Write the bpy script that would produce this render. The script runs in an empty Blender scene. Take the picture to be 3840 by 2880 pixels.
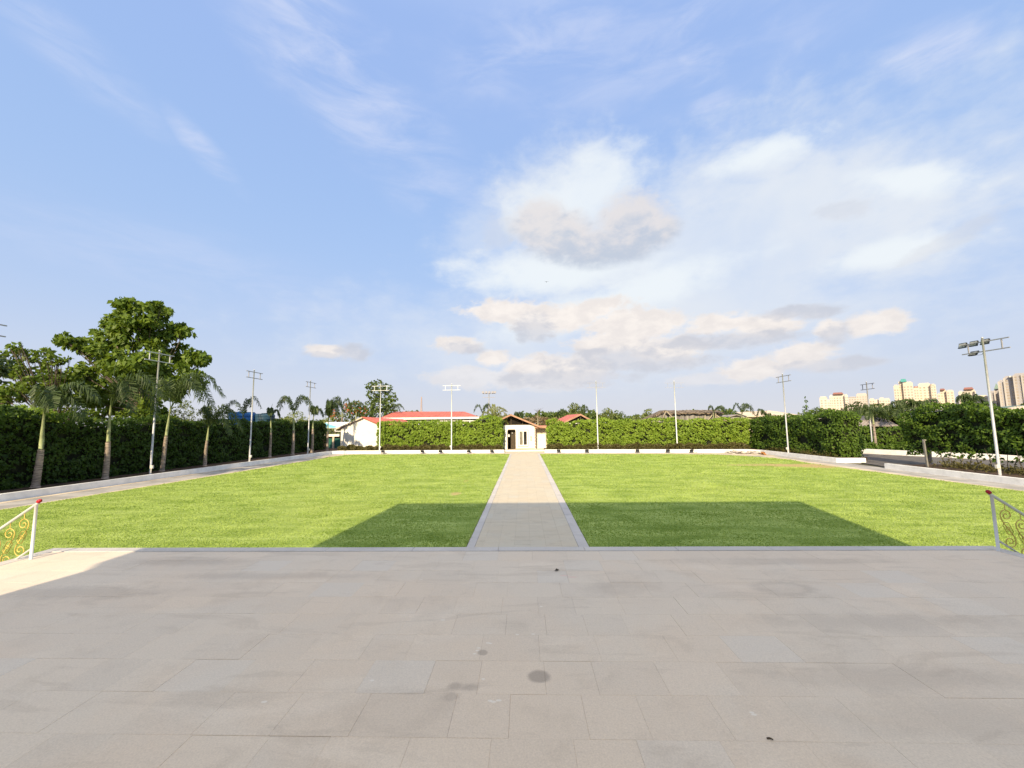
import bpy, math, random
import numpy as np
from math import sin, cos, pi, radians, atan2, asin, sqrt
from mathutils import Vector, Matrix, Euler

S = bpy.context.scene
COL = S.collection
rng = np.random.default_rng(7)
random.seed(7)

# ------------------------------------------------------------------ camera
H = 3.2                      # eye height above the lawn
F = 1500.0                   # focal length in photo pixels (3840 wide)
YAW, PITCH, ROLL = 0.0285, 0.0998, 0.011
fwd = np.array([-sin(YAW)*cos(PITCH), cos(YAW)*cos(PITCH), sin(PITCH)])
rgt = np.array([cos(YAW), sin(YAW), 0.0])
upv = np.cross(rgt, fwd)
cr = rgt*cos(ROLL) - upv*sin(ROLL)
cu = upv*cos(ROLL) + rgt*sin(ROLL)
cam = bpy.data.objects.new('camera', bpy.data.cameras.new('camera'))
COL.objects.link(cam)
cam.data.sensor_width = 36.0
cam.data.lens = 36.0*F/3840.0
cam.data.clip_start = 0.05
cam.data.clip_end = 6000
M = Matrix(((cr[0], cu[0], -fwd[0], 0), (cr[1], cu[1], -fwd[1], 0), (cr[2], cu[2], -fwd[2], H), (0, 0, 0, 1)))
cam.matrix_world = M
S.camera = cam

def ray(px, py):
    return fwd + cr*((px-1920)/F) - cu*((py-1440)/F)
def G(px, py, z=0.0):
    """point of the plane at height z seen at a photo pixel"""
    d = ray(px, py); t = (z-H)/d[2]
    return (d[0]*t, d[1]*t, z)
def D(px, py, Y):
    """point at depth Y seen at a photo pixel"""
    d = ray(px, py); t = Y/d[1]
    return (d[0]*t, Y, H+d[2]*t)

# ------------------------------------------------------------------ sky, sun, exposure
EXPOSURE = 1.0
SKY_STRENGTH = 0.10
SUN_AZ, SUN_EL = radians(11), radians(28)     # light travels away from the camera, a little to the right
S.view_settings.view_transform = 'Standard'
S.view_settings.look = 'None'
S.view_settings.exposure = EXPOSURE
S.view_settings.gamma = 1.0
S.view_settings.use_curve_mapping = False
sd = Vector((sin(SUN_AZ)*cos(SUN_EL), cos(SUN_AZ)*cos(SUN_EL), -sin(SUN_EL)))
sun = bpy.data.objects.new('sun', bpy.data.lights.new('sun', 'SUN'))
COL.objects.link(sun)
sun.data.energy = 3.6
sun.data.angle = radians(0.5)
sun.data.color = (1.0, 0.83, 0.57)
sun.rotation_euler = sd.to_track_quat('-Z', 'Y').to_euler()

W = bpy.data.worlds.new('World'); S.world = W; W.use_nodes = True
NT = W.node_tree; NT.nodes.clear()
class N:
    """tiny node-graph helper"""
    def __init__(s, nt): s.nt = nt
    def new(s, t, **kw):
        n = s.nt.nodes.new(t)
        for k, v in kw.items(): setattr(n, k, v)
        return n
    def put(s, sock, v):
        if isinstance(v, bpy.types.NodeSocket): s.nt.links.new(v, sock)
        else: sock.default_value = v
    def math(s, op, a, b=0.0, c=None, clamp=False):
        n = s.new('ShaderNodeMath', operation=op, use_clamp=clamp)
        s.put(n.inputs[0], a); s.put(n.inputs[1], b)
        if c is not None: s.put(n.inputs[2], c)
        return n.outputs[0]
    def vmath(s, op, a, b=None):
        n = s.new('ShaderNodeVectorMath', operation=op)
        s.put(n.inputs[0], a)
        if b is not None: s.put(n.inputs[1], b)
        return n.outputs['Value'] if op in ('LENGTH', 'DOT_PRODUCT', 'DISTANCE') else n.outputs[0]
    def ramp(s, x, a, b, c=0.0, d=1.0, smooth=True):
        n = s.new('ShaderNodeMapRange', interpolation_type='SMOOTHSTEP' if smooth else 'LINEAR')
        s.put(n.inputs[0], x)
        for i, v in enumerate((a, b, c, d)): s.put(n.inputs[i+1], v)
        return n.outputs[0]
    def noise(s, v, scale, detail=4, rough=0.55, dist=0.0):
        n = s.new('ShaderNodeTexNoise')
        s.put(n.inputs['Vector'], v); n.inputs['Scale'].default_value = scale
        n.inputs['Detail'].default_value = detail; n.inputs['Roughness'].default_value = rough
        n.inputs['Distortion'].default_value = dist
        return n.outputs['Fac']
    def mix(s, f, a, b, blend='MIX'):
        n = s.new('ShaderNodeMix', data_type='RGBA', blend_type=blend)
        s.put(n.inputs[0], f)
        for i, v in ((6, a), (7, b)):
            s.put(n.inputs[i], v if isinstance(v, bpy.types.NodeSocket) else (*v[:3], 1.0))
        return n.outputs[2]
    def mapping(s, v, scale=(1, 1, 1), rot=(0, 0, 0), loc=(0, 0, 0)):
        n = s.new('ShaderNodeMapping'); s.put(n.inputs[0], v)
        n.inputs['Scale'].default_value = scale; n.inputs['Rotation'].default_value = rot
        n.inputs['Location'].default_value = loc
        return n.outputs[0]

def build_sky():
    g = N(NT)
    K = 1.0/(SKY_STRENGTH*2**EXPOSURE)        # picture value -> radiance before the Background strength
    def pc(r, gg, b):                         # sRGB 0..255 -> linear colour
        f = lambda c: (c/255/12.92 if c/255 < 0.04045 else ((c/255+0.055)/1.055)**2.4)*K
        return (f(r), f(gg), f(b))
    out = g.new('ShaderNodeOutputWorld'); bg = g.new('ShaderNodeBackground')
    bg.inputs[1].default_value = SKY_STRENGTH
    sky = g.new('ShaderNodeTexSky', sky_type='NISHITA')
    sky.sun_disc = False; sky.sun_elevation = SUN_EL; sky.sun_rotation = pi+SUN_AZ
    sky.altitude = 50; sky.air_density = 1.0; sky.dust_density = 2.0; sky.ozone_density = 1.2
    tc = g.new('ShaderNodeTexCoord').outputs['Generated']
    sx = g.new('ShaderNodeSeparateXYZ'); g.put(sx.inputs[0], tc)
    az = g.math('ARCTAN2', sx.outputs[0], sx.outputs[1])
    el = g.math('ARCSINE', sx.outputs[2])
    cb = g.new('ShaderNodeCombineXYZ'); g.put(cb.inputs[0], az); g.put(cb.inputs[1], el)
    P = cb.outputs[0]
    # clear sky: Nishita, veiled by bright thin haze
    elc = g.math('MAXIMUM', el, 0.0)
    base = g.mix(0.86, sky.outputs[0], pc(161, 197, 248))
    top = g.ramp(el, 0.35, 0.85, 0.0, 0.75)
    base = g.mix(top, base, pc(158, 186, 240))
    low = g.math('POWER', 2.718, g.math('MULTIPLY', elc, -4.6))
    base = g.mix(g.math('MULTIPLY', low, 0.98), base, pc(218, 223, 234))
    # noises
    nb = g.noise(g.mapping(P, (1, 1.5, 1)), 7.0, 7, 0.56, 0.15)          # billows
    nbs = g.math('SUBTRACT', nb, 0.5)
    nb2 = g.noise(g.mapping(P, (1, 1.6, 1), loc=(3.1, 1.7, 0)), 3.0, 5, 0.55, 0.4)
    nfine = g.noise(g.mapping(P, (1, 1.8, 1), loc=(1.3, 5.7, 0)), 16.0, 6, 0.6, 0.2)
    nfs = g.math('SUBTRACT', nfine, 0.5)
    nhf = g.math('SUBTRACT', g.noise(g.mapping(P, (1, 1.5, 1), loc=(7.3, 2.7, 0)), 30.0, 5, 0.6, 0.3), 0.5)
    warp = g.math('ADD', g.math('MULTIPLY', nbs, 2.2), g.math('MULTIPLY', nfs, 1.4))
    warpc = g.math('ADD', g.math('ADD', g.math('MULTIPLY', nbs, 1.2), g.math('MULTIPLY', nfs, 2.6)), g.math('MULTIPLY', nhf, 1.6))
    def blob(px, py, rx, ry, rot, soft, wamp):
        wp = warp if soft > 0.9 else warpc
        d = ray(px, py); d = d/np.linalg.norm(d)
        ca, ce = atan2(d[0], d[1]), asin(d[2])
        q = 1500.0*(1+((px-1920)**2+(py-1590)**2)/1500.0**2)             # px per radian, roughly
        v = g.vmath('SUBTRACT', P, (ca, ce, 0))
        m = g.mapping(v, (1, 1, 1), (0, 0, radians(rot)))
        m = g.vmath('MULTIPLY', m, (q/rx*0.8, q**1.0/ry*0.8, 0))
        r = g.math('ADD', g.vmath('LENGTH', m), g.math('MULTIPLY', wp, wamp))
        return g.ramp(r, 1.0+soft*0.5, 1.0-soft*0.5)
    def layer(lst, soft, wamp):
        acc = None
        for b in lst:
            px, py, rx, ry = b[:4]; rot = b[4] if len(b) > 4 else 0; w = b[5] if len(b) > 5 else 1.0
            v = blob(px, py, rx, ry, rot, soft, wamp)
            if w != 1.0: v = g.math('MULTIPLY', v, w)
            acc = v if acc is None else g.math('MAXIMUM', acc, v)
        return acc
    # high cirrus, drawn out along one direction
    nc = g.noise(g.mapping(P, (2.2, 9.0, 1), (0, 0, radians(28))), 2.2, 6, 0.6, 0.5)
    cir = layer([(1250, 260, 700, 190, 28, 0.9), (760, 560, 170, 45, 34, 0.9), (250, 170, 500, 120, 22, 0.55), (1600, 640, 130, 300, -60, 0.5),
                 (2640, 260, 120, 250, -18, 0.9), (3480, 190, 230, 110, 25, 1.0), (2100, 120, 700, 160, -10, 0.6), (2500, 200, 900, 200, 0, 0.45), (700, 1000, 700, 120, 4, 0.4)], 1.5, 0.45)
    cir = g.math('MULTIPLY', cir, g.ramp(nc, 0.32, 0.75))
    col = g.mix(g.math('MULTIPLY', cir, 0.90), base, pc(212, 222, 248))
    # broad bright veil
    veil = layer([(2800, 900, 700, 330), (2140, 800, 300, 190), (2250, 990, 470, 130), (2870, 620, 240, 90), (3400, 670, 190, 85, 20), (3300, 960, 230, 80),
                  (2600, 1120, 560, 150), (1850, 900, 140, 110, 0, 0.5), (3620, 880, 260, 150, 0, 0.4), (2300, 1260, 800, 160, 0, 0.8)], 1.15, 0.6)
    vf = g.math('MULTIPLY', veil, g.ramp(nb2, 0.25, 0.62, 0.60, 0.97))
    col = g.mix(vf, col, pc(228, 235, 245))
    vb = layer([(2160, 740, 250, 100, -20, 0.8), (3430, 670, 190, 60, 20), (2880, 570, 190, 50), (3330, 950, 200, 50), (2050, 1030, 300, 55), (2280, 1140, 360, 55, -12)], 1.3, 0.7)
    col = g.mix(g.math('MULTIPLY', vb, 0.9), col, pc(240, 247, 252))
    # sunlit cumulus and their grey sides
    cum = layer([(1900, 1168, 150, 34), (2050, 1195, 130, 40), (2180, 1180, 150, 40, -12), (2330, 1215, 120, 55), (2440, 1220, 110, 48), (2300, 1280, 130, 45), (2690, 1215, 110, 36), (2860, 1225, 120, 40), (3290, 1215, 105, 52), (3110, 1235, 48, 34),
                 (3000, 1330, 95, 56), (2810, 1385, 100, 44), (2010, 1372, 110, 34), (2150, 1378, 110, 42), (2480, 1310, 130, 46), (1855, 1347, 52, 26), (1225, 1316, 54, 22), (2050, 1425, 160, 30, 0, 0.6), (2700, 1420, 160, 24, 0, 0.5),
                 (1720, 1292, 70, 26), (1780, 1420, 140, 34, 0, 0.6)], 0.6, 0.62)
    col = g.mix(g.math('MULTIPLY', cum, 0.97), col, g.mix(g.ramp(nfine, 0.35, 0.65), pc(240, 233, 229), pc(255, 247, 240)))
    gry = layer([(2005, 1232, 60, 40), (2640, 1285, 170, 26, 4), (2820, 1268, 150, 26, 4), (2310, 1350, 190, 36), (2480, 1362, 150, 26),
                 (2110, 1418, 190, 26), (2960, 1172, 90, 24), (3060, 1176, 70, 20), (3125, 1255, 48, 36), (3120, 1370, 140, 24), (1735, 1306, 60, 18), (1325, 1325, 52, 26), (1215, 1332, 50, 11),
                 (3560, 900, 170, 40, -20, 0.4), (3160, 790, 90, 40, 10, 0.4), (1870, 870, 60, 55, 0, 0.3)], 0.8, 0.6)
    col = g.mix(g.math('MULTIPLY', gry, 0.80), col, g.mix(g.ramp(nfine, 0.38, 0.62), pc(201, 205, 217), pc(221, 220, 225)))
    dh = ray(2240, 885); HEART_EL = asin(dh[2]/np.linalg.norm(dh))
    # the compact grey cloud of two lobes inside the veil, creamy on its upper left, blue grey below
    hrt = layer([(2030, 850, 110, 85), (2110, 890, 120, 80), (2230, 930, 150, 62), (2330, 915, 130, 65), (2370, 830, 135, 90), (2460, 860, 90, 65)], 0.70, 0.30)
    sh = g.ramp(g.math('ADD', g.math('MULTIPLY', g.math('SUBTRACT', el, HEART_EL), 5.0), g.math('MULTIPLY', nfs, 1.6)), -0.35, 0.30)
    col = g.mix(g.math('MULTIPLY', hrt, 0.90), col, g.mix(sh, pc(193, 203, 220), pc(231, 227, 228)))
    hz = g.math('POWER', 2.718, g.math('MULTIPLY', elc, -11.0))
    col = g.mix(g.math('MULTIPLY', hz, 0.90), col, pc(222, 222, 228))
    # unseen bright veil added overhead, above the view, to light the shaded paving
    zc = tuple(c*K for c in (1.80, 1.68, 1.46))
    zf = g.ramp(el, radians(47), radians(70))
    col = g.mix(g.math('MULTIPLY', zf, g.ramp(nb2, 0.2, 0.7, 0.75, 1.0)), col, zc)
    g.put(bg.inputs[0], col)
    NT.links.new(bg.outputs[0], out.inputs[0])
build_sky()

# ------------------------------------------------------------------ mesh helpers
class MB:
    """collects geometry for one mesh object"""
    def __init__(s): s.v = []; s.f = []; s.mi = []; s.cur = 0
    def add(s, vs, fs):
        o = len(s.v); s.v += [tuple(map(float, p)) for p in vs]
        for f in fs: s.f.append(tuple(i+o for i in f)); s.mi.append(s.cur)
    def box(s, a, b, T=None):
        x0, y0, z0 = a; x1, y1, z1 = b
        vs = [(x, y, z) for z in (z0, z1) for y in (y0, y1) for x in (x0, x1)]
        if T is not None: vs = [tuple(T @ Vector(p)) for p in vs]
        s.add(vs, [(0, 2, 3, 1), (4, 5, 7, 6), (0, 1, 5, 4), (2, 6, 7, 3), (0, 4, 6, 2), (1, 3, 7, 5)])
    def cbox(s, a, b, c=0.01):
        """box with chamfered top edge"""
        x0, y0, z0 = a; x1, y1, z1 = b
        vs = [(x0, y0, z0), (x1, y0, z0), (x1, y1, z0), (x0, y1, z0),
              (x0, y0, z1-c), (x1, y0, z1-c), (x1, y1, z1-c), (x0, y1, z1-c),
              (x0+c, y0+c, z1), (x1-c, y0+c, z1), (x1-c, y1-c, z1), (x0+c, y1-c, z1)]
        s.add(vs, [(3, 2, 1, 0), (0, 1, 5, 4), (1, 2, 6, 5), (2, 3, 7, 6), (3, 0, 4, 7),
                   (4, 5, 9, 8), (5, 6, 10, 9), (6, 7, 11, 10), (7, 4, 8, 11), (8, 9, 10, 11)])
    def tube(s, pts, rad, n=8, caps=True):
        pts = [Vector(p) for p in pts]
        if not hasattr(rad, '__len__'): rad = [rad]*len(pts)
        vs = []; fs = []
        for i, p in enumerate(pts):
            t = (pts[min(i+1, len(pts)-1)]-pts[max(i-1, 0)]).normalized()
            a = Vector((0, 0, 1)) if abs(t.z) < 0.9 else Vector((1, 0, 0))
            u = t.cross(a).normalized(); w = t.cross(u)
            for k in range(n):
                an = 2*pi*k/n
                vs.append(p+(u*cos(an)+w*sin(an))*rad[i])
        for i in range(len(pts)-1):
            for k in range(n):
                fs.append((i*n+k, i*n+(k+1) % n, (i+1)*n+(k+1) % n, (i+1)*n+k))
        if caps:
            fs.append(tuple(range(n))); fs.append(tuple(reversed(range((len(pts)-1)*n, len(pts)*n))))
        s.add(vs, fs)
    def bar(s, a, b, w, h=None):
        """rectangular bar between two points"""
        h = h or w
        a, b = Vector(a), Vector(b); t = (b-a).normalized()
        q = Vector((0, 0, 1)) if abs(t.z) < 0.95 else Vector((0, 1, 0))
        u = t.cross(q).normalized(); v = u.cross(t)
        vs = []
        for p in (a, b):
            for i, j in ((-1, -1), (1, -1), (1, 1), (-1, 1)): vs.append(p+u*(w/2*i)+v*(h/2*j))
        s.add(vs, [(0, 1, 2, 3), (7, 6, 5, 4), (0, 4, 5, 1), (1, 5, 6, 2), (2, 6, 7, 3), (3, 7, 4, 0)])
    def prism(s, poly, z0, z1, c=0.0):
        n = len(poly)
        vs = [(x, y, z0) for x, y in poly]+[(x, y, z1) for x, y in poly]
        s.add(vs, [tuple(reversed(range(n))), tuple(range(n, 2*n))]+[(i, (i+1) % n, n+(i+1) % n, n+i) for i in range(n)])
    def slab(s, quad, th):
        """a sheet given by its corner points, thickened downwards"""
        q = [Vector(p) for p in quad]; n = len(q)
        nr = (q[1]-q[0]).cross(q[2]-q[0]).normalized()
        if nr.z < 0: nr = -nr
        vs = q+[p-nr*th for p in q]
        s.add(vs, [tuple(range(n)), tuple(reversed(range(n, 2*n)))]+[(i, n+i, n+(i+1) % n, (i+1) % n) for i in range(n)])
    def mesh(s, name, mats, smooth=False):
        me = bpy.data.meshes.new(name)
        me.from_pydata(s.v, [], s.f)
        for m in (mats if isinstance(mats, (list, tuple)) else [mats]): me.materials.append(m)
        if isinstance(mats, (list, tuple)) and len(mats) > 1: me.polygons.foreach_set('material_index', s.mi)
        if smooth: me.polygons.foreach_set('use_smooth', [True]*len(s.f))
        me.update()
        return me

def link(name, me, parent=None, loc=None):
    o = bpy.data.objects.new(name, me); COL.objects.link(o)
    if parent is not None:
        o.parent = parent
    if loc is not None: o.location = loc
    return o
def thing(name, label, cat, loc=(0, 0, 0), rz=0.0, group=None):
    o = bpy.data.objects.new(name, None); COL.objects.link(o)
    o.location = loc; o.rotation_euler = (0, 0, rz); o.empty_display_size = 0.3
    o['label'] = label; o['category'] = cat
    if group: o['group'] = group
    return o
def part(name, mb, mats, parent, smooth=False, world=False, kind=None, label=None):
    me = mb.mesh(name, mats, smooth) if isinstance(mb, MB) else mb
    o = link(name, me, parent)
    if world:                                    # the mesh was written in world coordinates
        q = Vector((0, 0, 0)); p = parent
        while p is not None: q += Vector(p.location); p = p.parent
        o.location = -q
    if kind: o['kind'] = kind
    if label: o['label'] = label
    return o
def struct(name, mb, mats, smooth=False, parent=None):
    o = link(name, mb.mesh(name, mats, smooth), parent)
    o['kind'] = 'structure'
    return o
def tag(o, label, cat, group=None):
    o['label'] = label; o['category'] = cat
    if group: o['group'] = group
    return o
def dup(root, loc, rz=None, label=None):
    r = root.copy(); COL.objects.link(r); r.location = loc
    if rz is not None: r.rotation_euler = (0, 0, rz)
    if label: r['label'] = label
    for ch in list(root.children):
        c = ch.copy(); COL.objects.link(c); c.parent = r
        for gch in ch.children:
            d = gch.copy(); COL.objects.link(d); d.parent = c
    return r

# ------------------------------------------------------------------ materials
def mat(name, col, rough=0.7, var=0.12, scale=3.0, bump=0.0, bscale=40.0, metal=0.0, spec=0.3, objvar=0.0, stretch=(1, 1, 1), col2=None, world=True):
    m = bpy.data.materials.new(name); m.use_nodes = True
    g = N(m.node_tree); b = m.node_tree.nodes['Principled BSDF']
    b.inputs['Roughness'].default_value = rough; b.inputs['Metallic'].default_value = metal
    b.inputs['Specular IOR Level'].default_value = spec
    pos = g.new('ShaderNodeNewGeometry').outputs['Position'] if world else g.new('ShaderNodeTexCoord').outputs['Object']
    p = g.mapping(pos, stretch)
    n = g.noise(p, scale, 5, 0.6)
    c2 = col2 or tuple(c*(1-2.2*var) for c in col)
    c1 = tuple(min(1, c*(1+var)) for c in col)
    c = g.mix(g.ramp(n, 0.3, 0.7), c2, c1)
    if objvar:
        r = g.new('ShaderNodeObjectInfo').outputs['Random']
        c = g.mix(1.0, c, g.mix(r, (1-objvar,)*3, (1+objvar,)*3), 'MULTIPLY')
    g.put(b.inputs['Base Color'], c)
    if bump:
        bn = g.new('ShaderNodeBump'); bn.inputs['Strength'].default_value = bump; bn.inputs['Distance'].default_value = 0.01
        g.put(bn.inputs['Height'], g.noise(p, bscale, 4, 0.6)); g.put(b.inputs['Normal'], bn.outputs[0])
    return m

def leaf_mat(name, dark, light, trans=0.35, rough=0.5, spec=0.25, patch=0.35):
    m = bpy.data.materials.new(name); m.use_nodes = True
    g = N(m.node_tree); b = m.node_tree.nodes['Principled BSDF']; out = m.node_tree.nodes['Material Output']
    geo = g.new('ShaderNodeNewGeometry')
    n = g.noise(geo.outputs['Position'], 0.8, 3, 0.6)
    f = g.math('ADD', g.math('MULTIPLY', geo.outputs['Random Per Island'], 1-patch), g.math('MULTIPLY', g.ramp(n, 0.3, 0.7), patch))
    c = g.mix(f, dark, light)
    b.inputs['Roughness'].default_value = rough; b.inputs['Specular IOR Level'].default_value = spec
    g.put(b.inputs['Base Color'], c)
    t = g.new('ShaderNodeBsdfTranslucent'); g.put(t.inputs[0], g.mix(0.5, c, (light[0]*1.3, light[1]*1.3, light[2]*0.6)))
    mx = g.new('ShaderNodeMixShader'); mx.inputs[0].default_value = trans
    m.node_tree.links.new(b.outputs[0], mx.inputs[1]); m.node_tree.links.new(t.outputs[0], mx.inputs[2])
    m.node_tree.links.new(mx.outputs[0], out.inputs[0])
    return m

M_white = mat('white_wall_paint', (0.80, 0.77, 0.70), 0.7, 0.05, 1.2, 0.15, 25)
M_kerb = mat('kerb_paint', (0.84, 0.82, 0.78), 0.75, 0.06, 2.0, 0.2, 20)
M_steel = mat('galvanised_pole', (0.50, 0.50, 0.51), 0.45, 0.06, 4.0, metal=0.2)
M_bar = mat('crossbar_steel', (0.34, 0.33, 0.34), 0.5, 0.08, 5.0, metal=0.1)
M_wpole = mat('white_pole_paint', (0.70, 0.70, 0.69), 0.45, 0.04, 3.0)
M_faint = mat('thin_grey_bar', (0.38, 0.36, 0.36), 0.5, 0.05)
M_box = mat('cream_plastic_box', (0.72, 0.68, 0.58), 0.5, 0.05)
M_soil = mat('bed_soil', (0.085, 0.055, 0.036), 0.95, 0.35, 3.0, 0.8, 30)
M_core = mat('dark_core_fill', (0.018, 0.022, 0.009), 0.95, 0.3, 6.0)  # near-black fill of the solid hedge cores, shade put into the colour
M_bark = mat('bark', (0.13, 0.10, 0.075), 0.9, 0.3, 8.0, 0.8, 25)
M_palmbark = mat('palm_trunk', (0.33, 0.265, 0.21), 0.85, 0.26, 4.0, 0.8, 20, stretch=(0.8, 0.8, 5))
M_shaft = mat('palm_crownshaft', (0.30, 0.33, 0.155), 0.5, 0.22, 7.0, stretch=(1, 1, 0.4))
M_concrete = mat('drive_concrete', (0.40, 0.375, 0.34), 0.9, 0.13, 0.9, 0.35, 30)
M_sand = mat('sandy_concrete', (0.60, 0.50, 0.37), 0.9, 0.12, 0.9, 0.3, 30)
M_asphalt = mat('entrance_asphalt', (0.13, 0.118, 0.108), 0.95, 0.15, 1.5, 0.5, 35)
M_redroof = mat('red_roof_sheet', (0.56, 0.15, 0.105), 0.55, 0.12, 2.0)
M_orange = mat('orange_fascia', (0.42, 0.235, 0.15), 0.6, 0.10, 2.5)
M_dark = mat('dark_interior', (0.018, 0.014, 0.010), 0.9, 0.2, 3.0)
M_wood = mat('brown_timber', (0.085, 0.062, 0.038), 0.7, 0.25, 6.0, 0.3, 20, stretch=(6, 6, 0.6))
M_beige = mat('beige_wall', (0.55, 0.47, 0.35), 0.8, 0.06, 1.5)
M_trim = mat('brown_trim', (0.30, 0.22, 0.13), 0.6)
M_red = mat('red_wrap', (0.45, 0.02, 0.03), 0.35, 0.15, 30.0)
M_gold = mat('gold_paint', (0.62, 0.47, 0.11), 0.4, 0.10, 12.0)
M_black = mat('black_housing', (0.03, 0.032, 0.035), 0.45, 0.15, 8.0)
M_lamp = mat('lamp_glass', (0.42, 0.42, 0.36), 0.15, 0.15, 9.0, spec=0.6)
M_blue = mat('blue_plastic', (0.035, 0.16, 0.42), 0.4, 0.12, 1.2)
M_dblue = mat('dark_blue_plastic', (0.03, 0.075, 0.12), 0.5, 0.2, 1.2)
M_ltblue = mat('light_blue_tarp', (0.22, 0.55, 0.66), 0.5, 0.10, 1.0)
M_green = mat('dark_green_panel', (0.015, 0.10, 0.075), 0.5, 0.12, 1.5)
M_turq = mat('turquoise_panel', (0.06, 0.48, 0.36), 0.55, 0.1, 0.8)
M_paleroof = mat('pale_roof', (0.66, 0.52, 0.38), 0.7, 0.06, 0.5)
M_thatch = mat('thatch', (0.22, 0.17, 0.12), 0.95, 0.35, 2.5, 0.8, 12)
M_tarp = mat('grey_tarp', (0.26, 0.24, 0.215), 0.6, 0.2, 0.8, stretch=(4, 4, 0.4))
M_greyroof = mat('grey_sheet_roof', (0.33, 0.285, 0.255), 0.7, 0.12, 1.5)
M_rubble = mat('broken_boards', (0.55, 0.50, 0.44), 0.85, 0.15, 4.0, objvar=0.25)
M_rust = mat('rusty_brown', (0.38, 0.17, 0.05), 0.8, 0.2, 6.0)

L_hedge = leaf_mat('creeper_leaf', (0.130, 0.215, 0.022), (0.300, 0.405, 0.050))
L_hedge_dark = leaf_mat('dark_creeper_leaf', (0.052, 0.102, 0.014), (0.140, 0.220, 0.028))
L_hedge_shade = leaf_mat('shaded_creeper_leaf', (0.022, 0.050, 0.008), (0.075, 0.135, 0.018))  # leaf colour darkened to carry the shade on the left hedge
L_low = leaf_mat('low_shrub_leaf', (0.065, 0.055, 0.020), (0.135, 0.125, 0.040), 0.25)
L_big = leaf_mat('broad_leaf', (0.055, 0.105, 0.012), (0.185, 0.255, 0.030), 0.35)
L_tree = leaf_mat('tree_leaf', (0.055, 0.095, 0.018), (0.150, 0.200, 0.045), 0.3)
L_pale = leaf_mat('pale_leaf', (0.120, 0.160, 0.045), (0.240, 0.270, 0.085), 0.35)
L_palm = leaf_mat('palm_leaflet', (0.032, 0.058, 0.017), (0.090, 0.126, 0.036), 0.3, 0.45)
L_ypalm = leaf_mat('yellow_palm_leaflet', (0.14, 0.17, 0.045), (0.26, 0.27, 0.08), 0.35)
L_flame = leaf_mat('flame_blossom', (0.42, 0.07, 0.03), (0.62, 0.20, 0.08), 0.3)
L_dry = leaf_mat('dry_grass_leaf', (0.16, 0.115, 0.065), (0.30, 0.225, 0.13), 0.3)
L_grass = leaf_mat('grass_blade', (0.190, 0.280, 0.048), (0.425, 0.520, 0.150), 0.30, 0.6, 0.12, 0.75)

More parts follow.
